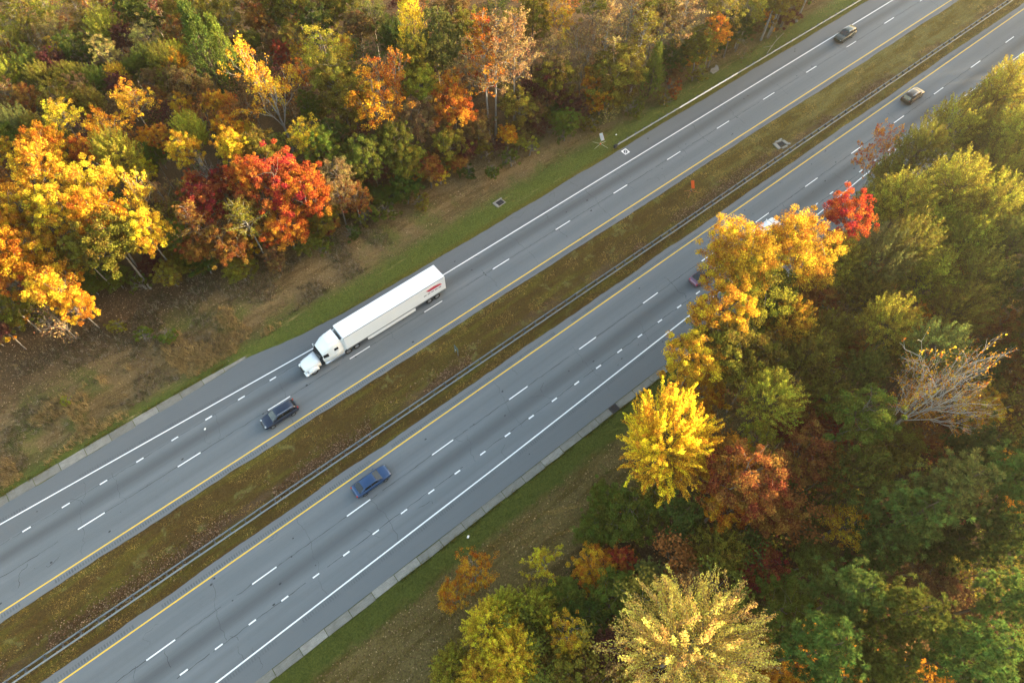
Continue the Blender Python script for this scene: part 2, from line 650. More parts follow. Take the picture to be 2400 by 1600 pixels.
# ------------------------------------------------------------------ carriageways
rng = np.random.default_rng(11)
X0, X1 = -75.0, 330.0


def white_a(x):
    return 50.87 + max(0.0, (27.0 - x)) * 0.0425


def white_b(x):
    return float(np.interp(x, [-60, -21, 18.5, 50, 80, 111, 330], [22.35, 22.53, 22.9, 23.45, 24.05, 25.35, 25.35]))


def out_a(x):
    return float(np.interp(x, [-75, -10, -1, 4, 13, 30, 330], [55.5, 55.6, 55.85, 55.0, 54.15, 53.8, 53.9]))


def edge_strip(name, f_lo, f_hi, mat, z=0.0, step=0.6, jag_lo=0.05, jag_hi=0.05, x0=X0, x1=X1, rows=6):
    xs = np.arange(x0, x1 + 1e-6, step)
    def jag(a, seed):
        r = np.random.default_rng(seed)
        n = r.normal(0, 1, len(xs))
        k = np.convolve(n, np.ones(4) / 4, 'same') * a * 1.6 + np.convolve(n, np.ones(14) / 14, 'same') * a * 3
        return k
    lo = np.array([f_lo(x) for x in xs]) + jag(jag_lo, 3)
    hi = np.array([f_hi(x) for x in xs]) + jag(jag_hi, 4)
    t = np.linspace(0, 1, rows)
    Y = lo[:, None] * (1 - t) + hi[:, None] * t
    Xg = np.repeat(xs[:, None], rows, 1)
    V = np.stack([Xg, Y, np.full_like(Xg, z)], -1).reshape(-1, 3)
    ii = np.arange(len(xs) * rows).reshape(len(xs), rows)
    Q = np.stack([ii[:-1, :-1], ii[1:, :-1], ii[1:, 1:], ii[:-1, 1:]], -1).reshape(-1, 4)
    return np_mesh(name, V, Q, mat)


road_a = tag(link('road', edge_strip('road_far', lambda x: 42.45, out_a, M_ASPH_A)), kind='structure')
road_b = tag(link('road', edge_strip('road_near', lambda x: 20.1, lambda x: 33.85, M_ASPH_B, jag_lo=0.01)), kind='structure')

# thin dusty seam where the asphalt meets the grass
M_DUST = concrete_mat('dusty_pavement_edge', (0.16, 0.135, 0.10), (0.26, 0.22, 0.165))


def line_part(name, fy, width, x0, x1, mat, parent, z=0.004, step=3.0):
    xs = list(np.arange(x0, x1, step)) + [x1]
    V, F = [], []
    r = random.Random(int(x0 * 7 + width * 1000))
    for i, x in enumerate(xs):
        y = fy(x) if callable(fy) else fy
        w = width * (1 + r.uniform(-.06, .06))
        V += [(x, y - w / 2, z), (x, y + w / 2, z)]
        if i:
            b = 2 * i
            F.append((b - 2, b, b + 1, b - 1))
    return MB().add(V, F).build(name, mat, parent)


tag(line_part('edge_line', white_a, 0.16, X0, X1, M_LINE_W, road_a))
line_part('edge_line', 43.47, 0.16, X0, X1, M_LINE_Y, road_a)
line_part('edge_line', 32.65, 0.16, X0, X1, M_LINE_Y, road_b)
line_part('edge_line', white_b, 0.17, X0, X1, M_LINE_W, road_b)


def dashes(y, start, period, length, width, x0, x1, parent, name):
    mb = MB().add([(0, -width / 2, 0), (length, -width / 2, 0), (length, width / 2, 0), (0, width / 2, 0)], [(0, 1, 2, 3)])
    me = mb.mesh(name)
    me.materials.append(M_LINE_W)
    r = random.Random(5)
    k0 = math.ceil((x0 - start) / period)
    x = start + k0 * period
    while x < x1:
        o = link(name, me, parent)
        o.location = (x, y(x) if callable(y) else y, 0.004)
        o.scale = (r.uniform(.95, 1.03), r.uniform(.9, 1.08), 1)
        x += period


dashes(47.20, -26.48, 12.192, 3.12, 0.155, -60, 200, road_a, 'lane_dash')
dashes(29.05, -25.67, 12.192, 3.15, 0.155, -60, 200, road_b, 'lane_dash')
dashes(50.93, -31.6, 4.53, 0.92, 0.18, -50, 31, road_a, 'dotted_dash')
dashes(lambda x: float(np.interp(x, [-24, 8, 110], [25.55, 25.3, 25.65])), -23.5, 3.905, 0.86, 0.18, -40, 104, road_b, 'dotted_dash')

# survey target painted on the far shoulder
V, F = [], []
tx, ty = 67.0, 52.9
target = MB()
def tq(pts, mi=0):
    target.add([(tx + a, ty + b_, 0.004 + 0.004 * mi) for a, b_ in pts], [tuple(range(len(pts)))], mi)
tq([(-.55, -.55), (.55, -.55), (.55, -.38), (-.55, -.38)]); tq([(-.55, .38), (.55, .38), (.55, .55), (-.55, .55)])
tq([(-.55, -.378), (-.38, -.378), (-.38, .378), (-.55, .378)]); tq([(.38, -.378), (.55, -.378), (.55, .378), (.38, .378)])
tq([(-.378, .10), (-.10, .378), (-.378, .378)]); tq([(.378, -.10), (.10, -.378), (.378, -.378)])
tq([(-.30, -.36), (.36, .30), (.36, .36), (-.36, -.30), (-.36, -.36)])
target.build('survey_target', M_LINE_W, road_a)


# rumble grooves, thousands: one part per row
def rumble(fy, w, x0, x1, parent, skip):
    xs = np.arange(x0, x1, 0.305)
    r = np.random.default_rng(int(abs(x0) * 10 + w * 77))
    V, F = [], []
    for x in xs:
        if skip(x):
            continue
        y = fy(x)
        a = 0.085 * r.uniform(.8, 1.15)
        ww = w * r.uniform(.9, 1.06)
        b = len(V)
        V += [(x - a, y - ww / 2, 0.003), (x + a, y - ww / 2, 0.003), (x + a, y + ww / 2, 0.003), (x - a, y + ww / 2, 0.003)]
        F.append((b, b + 1, b + 2, b + 3))
    o = MB().add(V, F).build('rumble_strip', M_RUMBLE, parent)
    tag(o, kind='stuff')


gap = lambda a, b: (lambda x: (math.sin(x * 0.21 + a) > b))
rumble(lambda x: white_a(x) + 0.42, 0.40, -60, 180, road_a, gap(1.0, 0.80))
rumble(lambda x: 42.98, 0.42, -60, 180, road_a, gap(2.1, 0.93))
rumble(lambda x: 33.10, 0.42, -60, 180, road_b, gap(0.3, 0.95))
rumble(lambda x: white_b(x) - 0.48, 0.42, -60, 120, road_b, gap(4.2, 0.95))


# cracks: jittered dark ribbons, joined per carriageway
def cracks(parent, y_lo, y_hi, seams, seed):
    r = random.Random(seed)
    V, F = [], []

    def ribbon(pts, w):
        b = len(V)
        for i, (x, y) in enumerate(pts):
            x2, y2 = pts[min(i + 1, len(pts) - 1)]
            x1, y1 = pts[max(i - 1, 0)]
            dx, dy = x2 - x1, y2 - y1
            L = math.hypot(dx, dy) or 1
            ww = w * r.uniform(.4, 1.3)
            V.append((x - dy / L * ww / 2, y + dx / L * ww / 2, 0.0025))
            V.append((x + dy / L * ww / 2, y - dx / L * ww / 2, 0.0025))
            if i:
                k = b + 2 * i
                F.append((k - 2, k - 1, k + 1, k))
    for fy, w in seams:
        x = -60.0
        while x < 190:
            L = r.uniform(4, 22)
            pts, xx = [], x
            while xx < x + L:
                pts.append((xx, fy(xx) + r.gauss(0, 0.035)))
                xx += r.uniform(.35, .8)
            if len(pts) > 2:
                ribbon(pts, w)
            x += L + (r.uniform(0, 5) if r.random() < .45 else 0)
    x = -58
    while x < 150:
        ya, yb = y_lo + r.uniform(.2, 5), y_hi - r.uniform(.2, 5)
        pts, y, xx = [], ya, x
        while y < yb:
            pts.append((xx, y))
            y += r.uniform(.25, .6)
            xx += r.gauss(0.05, .16)
        if len(pts) > 2:
            ribbon(pts, r.uniform(.018, .045))
        x += r.uniform(5, 13)
    for _ in range(34):
        xx, yy = r.uniform(-55, 110), r.uniform(y_lo + .5, y_hi - .5)
        a = r.uniform(0, 6.28)
        pts = []
        for k in range(r.randint(4, 12)):
            pts.append((xx, yy))
            a += r.gauss(0, .6)
            xx += math.cos(a) * .3
            yy += math.sin(a) * .3
            yy = min(max(yy, y_lo + .2), y_hi - .2)
        ribbon(pts, r.uniform(.02, .05))
    # dark tar spots
    for _ in range(60):
        xx, yy, q = r.uniform(-55, 120), r.uniform(y_lo + .5, y_hi - .5), r.uniform(.05, .2)
        b = len(V)
        n = 7
        V.extend([(xx + math.cos(6.283 * i / n) * q * r.uniform(.6, 1.3), yy + math.sin(6.283 * i / n) * q * .7 * r.uniform(.6, 1.2), 0.0025) for i in range(n)])
        F.append(tuple(range(b, b + n)))
    o = MB().add(V, F).build('surface_crack', M_CRACK, parent)
    tag(o, kind='stuff')


cracks(road_a, 42.8, 53.5, [(lambda x: 47.2, .055), (lambda x: 50.93 if x < 34 else 50.4, .045)], 21)
cracks(road_b, 20.6, 33.4, [(lambda x: 29.05, .06), (lambda x: 25.45, .06)], 22)


# ------------------------------------------------------------------ concrete gutters: single slabs
def gutter(x0, x1, L, f_in, f_out, mats, inlet=None, seed=1):
    root = tag(empty('gutter'), kind='structure')
    r = random.Random(seed)
    x = x0
    while x < x1:
        if inlet and abs(x + L / 2 - inlet) < L:
            pass
        e = min(x + L * r.uniform(.97, 1.03), x1)
        if inlet and x < inlet - .6 < e:
            e = inlet - .6
        xa, xb = x + .035, e - .035
        dz = r.uniform(-.012, .012)
        sh = r.uniform(-.035, .035)
        ring = []
        for xx in (xa, (xa + xb) / 2, xb):
            a, b_ = f_in(xx) + sh, f_out(xx) + sh + r.uniform(-.03, .03)
            m_ = (a + b_) / 2
            ring.append([(xx, a, -.12), (xx, a, .002 + dz), (xx, m_ * .4 + a * .6, -.018 + dz), (xx, m_ * .4 + b_ * .6, -.012 + dz), (xx, b_, .035 + dz), (xx, b_, -.12)])
        MB().loft(ring).build('gutter_slab', r.choice(mats), root)
        x = e
        if inlet and abs(x - (inlet - .6)) < 1e-3:
            x = inlet + .6
    return root


gutter(-56, -0.6, 3.05, lambda x: 55.55 + max(0, x + 10) * .055, lambda x: 56.75 - max(0, x + 12) * .035, [M_CONC, M_CONC_PALE, M_CONC], None, 3)
gutter(-40.0, 112, 3.05, lambda x: 20.05, lambda x: 19.10, [M_CONC, M_CONC, M_CONC_PALE], 32.9, 4)


def grate(name, loc, rz, sx, sy, nb, parent=None, cross=1):
    """cast iron grate: frame and bars as parts"""
    root = empty(name, loc, rz)
    if parent:
        root.parent = parent
    f = MB()
    f.box((0, sy / 2 - .04, 0), (sx, .08, .06)).box((0, -sy / 2 + .04, 0), (sx, .08, .06))
    f.box((sx / 2 - .04, 0, 0), (.08, sy - .162, .06)).box((-sx / 2 + .04, 0, 0), (.08, sy - .162, .06))
    f.build('grate_frame', M_IRON, root)
    bm = MB().box((0, 0, 0), (.045, sy - .162, .05)).mesh('bar')
    bm.materials.append(M_IRON)
    for i in range(nb):
        o = link('grate_bar', bm, root)
        o.location = (-sx / 2 + .08 + (sx - .16) * (i + .5) / nb, 0, 0)
    pit = MB().box((0, 0, -.12), (sx - .1, sy - .1, .1))
    pit.build('pit_floor', M_CRACK, root)
    return root


tag(grate('storm_drain', (32.9, 19.6, .02), 0, 1.16, 1.0, 9), 'black iron storm drain grate set in the near concrete gutter', 'drain')

# drop inlet on the far verge
dr = empty('drop_inlet', (43.4, 56.9, float(gz(43.4, 56.9)) + .02), R(4))
dr.scale = (.62, .62, .8)
tag(dr, 'pale concrete drop inlet with black grate in the grass verge', 'drain')
mb = MB()
mb.box((0, .95, .04), (3.0, .45, .16), bev=.03).box((0, -.82, .02), (2.7, .18, .10), bev=.02)
mb.box((-1.15, 0, .03), (.75, 1.42, .12), bev=.03).box((1.15, 0, .03), (.28, 1.42, .12), bev=.03)
mb.build('concrete_collar', M_CONC_PALE, dr)
g_ = grate('grate', (.12, .0, .05), 0, 1.75, 1.4, 12, dr)

# broken concrete inlet in the median
dr = empty('drop_inlet', (89.2, 37.9, float(gz(89.2, 37.9)) + .05), R(-8))
dr.scale = (.78, .78, .8)
tag(dr, 'white concrete catch basin with broken dark opening in the median grass', 'drain')
r_ = random.Random(8)
for k, (a, b_, sx, sy) in enumerate([(-1.2, .1, .8, 2.0), (1.2, 0, .7, 1.6), (.05, 1.05, 1.5, .55), (0, -1.0, 1.6, .5), (.9, 1.25, .8, .5), (1.55, -.75, .6, .5)]):
    MB().box((a, b_, .08 + .02 * (k % 3)), (sx, sy, .22), bev=.04, rot=Matrix.Rotation(r_.uniform(-.12, .12), 3, 'Z')).build('concrete_block', M_CONC_PALE, dr)
grate('grate', (.05, 0, .06), 0, 1.5, 1.35, 7, dr)


# ------------------------------------------------------------------ guardrails
def w_beam(x0, x1, y, z, side, name, mat, parent, step=4.0):
    """corrugated W profile extruded along X; side = +1 face towards +Y"""
    prof = [(0.0, -.155), (.028, -.150), (.075, -.115), (.080, -.085), (.030, -.035), (.018, 0), (.030, .035), (.080, .085), (.075, .115), (.028, .150), (0.0, .155)]
    back = [(d - .012, h) for d, h in prof[::-1]]
    sec = prof + back
    xs = list(np.arange(x0, x1, step)) + [x1]
    rings = [[(x, y + side * d, z + h) for d, h in sec] for x in xs]
    return MB().loft(rings).build(name, mat, parent)


gr = empty('guardrail', (0, 0, 0))
tag(gr, 'long double sided steel guardrail running down the grass median', 'guardrail')
PITCH = 1.905
XS, XE = -55.0, 210.0
for side, yb in ((1, 35.93), (-1, 35.37)):
    x = XS
    while x < XE:
        w_beam(x, x + 7.62, yb + (0.004 * ((int((x - XS) / 7.62)) % 2)), 0.62, side, 'rail', M_GALV, gr, 3.81)
        x += 7.60
pm = MB()
pm.box((0, 0, .20), (.012, .13, 1.1)).box((0, .07, .20), (.10, .010, 1.1)).box((0, -.07, .20), (.10, .010, 1.1))
pmesh = pm.mesh('post')
pmesh.materials.append(M_POST)
bm = MB().box((0, .1725, 0), (.14, .195, .34)).box((0, -.1725, 0), (.14, .195, .34)).mesh('blockout')
bm.materials.append(M_POST)
n = 0
x = XS + .4
while x < XE:
    o = link('post', pmesh, gr)
    o.location = (x, 35.65, float(gz(x, 35.65)) - .1 + .1)
    b_ = link('blockout', bm, o)
    b_.location = (0, 0, .62 - o.location.z)
    x += PITCH

gr = empty('guardrail', (0, 0, 0))
tag(gr, 'single steel guardrail along the outer shoulder beside the wood', 'guardrail')
x, k = 66.3, 0
while x < 205:
    new = 81 < x < 92
    w_beam(x, x + 7.62, 54.52 + .004 * (k % 2), .62, -1, 'rail', M_GALV_NEW if new else M_GALV, gr, 3.81)
    x += 7.60
    k += 1
pm = MB()
pm.box((0, .23, .2), (.15, .15, 1.1))
pm2 = pm.mesh('post')
pm2.materials.append(M_POST)
bm2 = MB().box((0, .085, 0), (.14, .13, .34)).mesh('blockout')
bm2.materials.append(M_POST)
x = 67.2
while x < 205:
    o = link('post', pm2, gr)
    o.location = (x, 54.52, 0)
    b_ = link('blockout', bm2, o)
    b_.location = (0, 0, .62)
    x += PITCH
t_ = MB().box((66.05, 54.46, .55), (.55, .42, .62), bev=.06).box((66.4, 54.48, .6), (.3, .22, .40), bev=.03)
t_.build('end_terminal', M_BLACKP, gr)


# ------------------------------------------------------------------ signs
def roll_sign(name, base, face_deg, legmat, polemat, panel_h, half, mats, label, leg_rot=20, pole_lean=0.0, edge_tilt=0):
    z0 = float(gz(base[0], base[1]))
    root = empty(name, (base[0], base[1], z0), 0)
    tag(root, label, 'road sign')
    for k in range(4):
        a = R(leg_rot + 90 * k + (8 if k % 2 else -8))
        leg = MB().tube((math.cos(a) * .08, math.sin(a) * .08, .30), (math.cos(a) * 1.45, math.sin(a) * 1.45, .03), .028, .022, 6)
        leg.build('leg', legmat, root)
    MB().box((0, 0, .28), (.20, .20, .22), bev=.03).build('hub', M_ORANGE if legmat is M_SIGNPOST else M_BLACKP, root)
    MB().tube((0, 0, .3), (0, 0, panel_h + half * 1.05), .024, .018, 6).build('mast', polemat, root)
    fa = R(face_deg)
    nx_, ny_ = math.cos(fa), math.sin(fa)
    tx_, ty_ = -ny_, nx_
    pts = [(0, -half), (half, 0), (0, half), (-half, 0)]
    V = []
    for off in (0.035, 0.05):
        for a, h in pts:
            V.append((nx_ * off + tx_ * a, ny_ * off + ty_ * a, panel_h + h))
    F = [(3, 2, 1, 0), (0, 1, 5, 4), (1, 2, 6, 5), (2, 3, 7, 6), (3, 0, 4, 7)]
    MB().add(V, F).build('sign_panel', mats[0], root)
    V2 = []
    for off in (0.052, 0.060):
        for a, h in pts:
            V2.append((nx_ * off + tx_ * a * 1.02, ny_ * off + ty_ * a * 1.02, panel_h + h * 1.02))
    MB().add(V2, [(3, 2, 1, 0), (4, 5, 6, 7), (0, 1, 5, 4), (1, 2, 6, 5), (2, 3, 7, 6), (3, 0, 4, 7)]).build('sign_face', mats[1], root)
    # cross rib
    MB().tube((nx_ * .02 - tx_ * half, ny_ * .02 - ty_ * half, panel_h), (nx_ * .02 + tx_ * half, ny_ * .02 + ty_ * half, panel_h), .012, n=5).build('rib', M_ORANGE, root)
    return root


roll_sign('work_sign', (64.8, 56.7), -12, M_SIGNPOST, M_SIGNPOST, 1.75, .86, (M_SIGNWHITE, M_ORANGE),
          'roll-up diamond work sign seen from its white back on the verge', 12)
roll_sign('work_sign', (69.0, 39.9), 152, M_ORANGE_LEG, M_GALV, 1.70, .86, (M_ORANGE, M_ORANGE),
          'orange roll-up work sign on spread legs in the grass median', 35)

# narrow two-post sign in the median, seen almost edge-on
sb = at(1070, 826, 0)
sg = empty('median_sign', (sb[0], sb[1], float(gz(sb[0], sb[1]))), R(0))
tag(sg, 'small dark green two post sign standing in the median grass', 'road sign')
for yy in (-.34, .34):
    MB().box((0, yy, .95), (.06, .06, 1.95)).build('post', M_GALV, sg)
MB().box((.045, 0, 1.55), (.02, .95, .8), bev=.008).build('sign_panel', M_SIGNGREEN, sg)
MB().box((.058, .25, .75), (.02, .12, .14)).build('reflector', M_LITTER, sg)

# pale broken slab lying behind the outer guardrail
pb = at(1676, 163, 0)
mb = MB()
out = [(-1.5, -.5), (-.7, -.9), (.6, -.6), (1.5, -.1), (1.7, .5), (.6, .35), (.1, .8), (-.9, .6), (-1.2, .1)]
zb = float(gz(pb[0], pb[1]))
n = len(out)
mb.add([(a, b, 0) for a, b in out] + [(a * .96, b * .94, .10 + .02 * ((i * 7) % 3)) for i, (a, b) in enumerate(out)],
       [tuple(range(n, 2 * n))] + [(i, (i + 1) % n, n + (i + 1) % n, n + i) for i in range(n)])
o = mb.build('broken_slab', M_CONC_PALE)
o.location = (pb[0], pb[1], zb - .02)
o.rotation_euler = (0, 0, R(20))
tag(o, 'pale broken slab lying in grass behind the outer guardrail', 'slab')


# ------------------------------------------------------------------ vehicles
def paint(name, c, rough=0.28, metal=0.3):
    return simple(name, c, rough, metal, vary=0.04, scale=1.0, coat=0.35)


def wheel_parts(parent, x, y, r, w, dual=False):
    t = MB()
    n = 20
    prof = [(-w / 2, r * .62), (-w / 2, r * .93), (-w * .36, r), (w * .36, r), (w / 2, r * .93), (w / 2, r * .62)]
    rings = []
    for i in range(n + 1):
        a = 2 * math.pi * i / n
        rings.append([(math.cos(a) * q, d, math.sin(a) * q) for d, q in prof])
    t.loft(rings, caps=False)
    o = t.build('wheel', M_RUBBER, parent, smooth=True)
    o.location = (x, y, r)
    s = 1 if y > 0 else -1
    rm = MB()
    ring0 = [(math.cos(6.2832 * i / n) * r * .63, s * w * .32, math.sin(6.2832 * i / n) * r * .63) for i in range(n)]
    ring1 = [(math.cos(6.2832 * i / n) * r * .25, s * w * .42, math.sin(6.2832 * i / n) * r * .25) for i in range(n)]
    ringb = [(p[0], -s * w * .3, p[2]) for p in ring0]
    rm.loft([ringb, ring0, ring1])
    rm.build('rim', M_RIM, o)
    return o


def car(name, loc, rz, kind, mat, label, roofmat=None):
    root = empty(name, loc, rz)
    tag(root, label, 'car')
    roofmat = roofmat or mat
    if kind == 'sedan':
        L2, clr = 2.42, .24
        st = [(-2.42, .70, .60), (-2.36, .80, .80), (-2.15, .87, .97), (-1.7, .905, 1.0), (-.9, .92, .98), (0, .92, .96), (.9, .92, .94), (1.25, .915, .93), (1.8, .89, .86), (2.15, .85, .78), (2.36, .76, .68), (2.44, .62, .55)]
        gh = [(-1.95, 1.00, .70), (-1.15, 1.36, .60), (-.55, 1.455, .615), (.15, 1.45, .62), (.45, 1.39, .61), (1.28, .93, .70)]
    elif kind == 'wagon':
        clr = .28
        st = [(-2.36, .76, .66), (-2.32, .84, .95), (-2.2, .89, 1.05), (-1.7, .925, 1.06), (-.9, .935, 1.05), (0, .935, 1.04), (.8, .93, 1.03), (1.2, .92, 1.01), (1.75, .90, .95), (2.1, .86, .86), (2.32, .77, .74), (2.40, .62, .58)]
        gh = [(-2.25, 1.06, .74), (-1.95, 1.50, .63), (-1.2, 1.64, .65), (-.1, 1.66, .66), (.35, 1.60, .65), (1.18, 1.01, .72)]
    else:  # suv
        clr = .32
        st = [(-2.42, .82, .72), (-2.40, .90, 1.05), (-2.3, .94, 1.16), (-1.7, .965, 1.17), (-.9, .975, 1.16), (0, .975, 1.15), (.8, .97, 1.14), (1.2, .965, 1.12), (1.8, .95, 1.08), (2.2, .91, 1.00), (2.40, .84, .86), (2.46, .72, .64)]
        gh = [(-2.36, 1.17, .80), (-2.15, 1.66, .69), (-1.2, 1.80, .71), (-.1, 1.82, .72), (.38, 1.74, .71), (1.12, 1.13, .78)]
    b = MB()
    rings = []
    for x, w, zt in st:
        zb = clr if abs(x) < 2.2 else clr + .08
        sec = [(w * .90, zb), (w * .985, zb + .14), (w, (zb + zt) / 2), (w * .985, zt - .16), (w * .93, zt - .045), (w * .78, zt), (0, zt + .015)]
        ring = [(x, y, z) for y, z in sec] + [(x, -y, z) for y, z in sec[-2::-1]]
        rings.append(ring)
    b.loft(rings)
    b.build('body', mat, root, smooth=True)
    belt = lambda x: float(np.interp(x, [s[0] for s in st], [s[2] for s in st]))
    c = MB()
    rings = []
    for x, zr, wt in gh:
        wb = .80 * (.97 if kind == 'sedan' else 1.03)
        zb = belt(x) - .03
        zr = max(zr, zb + .02)
        k = min(1, (zr - zb) / .35)
        wt2 = wb * (1 - k) * .93 + wt * k
        sec = [(wb, zb), (wt2 * 1.02, zr - .05 * k), (wt2 * .86, zr), (0, zr + .012)]
        rings.append([(x, y, z) for y, z in sec] + [(x, -y, z) for y, z in sec[-2::-1]])
    c.loft(rings)
    c.build('cabin', roofmat, root, smooth=True)

    def side(x, t, s):
        wb = .80 * (.97 if kind == 'sedan' else 1.03)
        zb = belt(x) - .03
        zr = float(np.interp(x, [q[0] for q in gh], [q[1] for q in gh]))
        wt = float(np.interp(x, [q[0] for q in gh], [q[2] for q in gh]))
        zr = max(zr, zb + .02)
        k = min(1, (zr - zb) / .35)
        wt2 = (wb * (1 - k) * .93 + wt * k) * 1.02
        z1 = zr - .05 * k
        return (x, s * (wb * (1 - t) + wt2 * t + .008), zb * (1 - t) + z1 * t + .002)
    xr, xf = gh[0][0], gh[-1][0]
    m0, m1 = gh[1][0] + .03, gh[-2][0] + .22
    mid = -.30
    for s in (1, -1):
        for xa, xb in ((m0, mid - .04), (mid + .04, m1)):
            V, F = [], []
            xs = np.linspace(xa, xb, 5)
            for i, x in enumerate(xs):
                V += [side(x, .22, s), side(x, .90, s)]
                if i:
                    q = (2 * i - 2, 2 * i, 2 * i + 1, 2 * i - 1)
                    F.append(q if s < 0 else q[::-1])
            MB().add(V, F).build('side_window', M_GLASS, root)
    for nm, (xa, za, wa), (xb, zb_, wb_), sg in (('windshield', gh[-1], gh[-2], 1), ('rear_window', gh[0], gh[1], -1)):
        A, B = Vector((xa, 0, belt(xa) + .02)), Vector((xb, 0, zb_))
        d = (B - A)
        nrm = Vector((d.z, 0, -d.x)) * sg
        nrm.normalize()
        p0 = A + d * .08 + nrm * .016
        p1 = A + d * .93 + nrm * .020
        wa2, wb2 = .70, wb_ * .86
        V = [(p0.x, -wa2, p0.z), (p0.x, wa2, p0.z), (p1.x, wb2, p1.z), (p1.x, -wb2, p1.z), (p0.x + nrm.x * .02, 0, p0.z + nrm.z * .02), (p1.x + nrm.x * .02, 0, p1.z + nrm.z * .02)]
        F = [(0, 4, 5, 3), (4, 1, 2, 5)] if sg > 0 else [(3, 5, 4, 0), (5, 2, 1, 4)]
        MB().add(V, F).build(nm, M_GLASS, root)
    r = .33 if kind == 'sedan' else .36
    for x in (-1.42, 1.45):
        for y in (-.82, .82):
            wheel_parts(root, x, y, r, .23)
    for s in (1, -1):
        MB().box((2.20 if kind != 'suv' else 2.30, s * .60, (.66 if kind == 'sedan' else .82)), (.24, .30, .10), bev=.04, rot=Matrix.Rotation(-s * .35, 3, 'Z')).build('headlight', M_LAMP, root)
        MB().box((-2.30, s * .68, (.80 if kind == 'sedan' else .98)), (.22, .26, .18), bev=.05, rot=Matrix.Rotation(s * .3, 3, 'Z')).build('tail_light', M_REDLENS, root)
        MB().box((.92, s * 1.0, belt(.9) + .06), (.16, .2, .13), bev=.04).build('mirror', mat, root)
    MB().box((2.34, 0, .45), (.16, 1.1, .20), bev=.05).build('grille', M_BLACKP, root)
    if kind != 'sedan':
        for s in (1, -1):
            MB().box((-.7, s * .58, gh[2][1] + .03), (2.1, .045, .045)).build('roof_rail', M_CHROME, root)
    return root


P_NAVY = paint('navy_car_paint', (0.016, 0.024, 0.048))
P_BLUE = paint('blue_car_paint', (0.020, 0.055, 0.135))
P_GREEN = paint('dark_green_car_paint', (0.012, 0.026, 0.023))
P_BRONZE = paint('bronze_car_paint', (0.030, 0.023, 0.016))
P_PLUM = paint('plum_car_paint', (0.16, 0.075, 0.12))
P_WHITEC = paint('white_car_paint', (0.72, 0.73, 0.75), 0.3, 0.0)
car('parked_car'.replace('parked_', ''), (-1.2, 45.35, 0), math.pi, 'wagon', P_NAVY, 'dark navy wagon in the lane beside the median, behind the truck cab')
car('car', (3.2, 30.65, 0), 0, 'sedan', P_BLUE, 'steel blue car beside the yellow line on the near carriageway')
car('car', (121.7, 49.3, 0), math.pi, 'suv', P_GREEN, 'dark green car far up the road by the outer white line')
car('car', (116.3, 30.9, 0), 0, 'suv', P_BRONZE, 'dark bronze car far up the near carriageway beside the yellow line')
car('car', (57.6, 26.9, 0), 0, 'sedan', P_PLUM, 'plum coloured car half hidden behind the big yellow tree', M_BLACKP)
car('car', (71.6, 26.9, 0), 0, 'suv', P_WHITEC, 'white car glimpsed through the yellow tree crown')


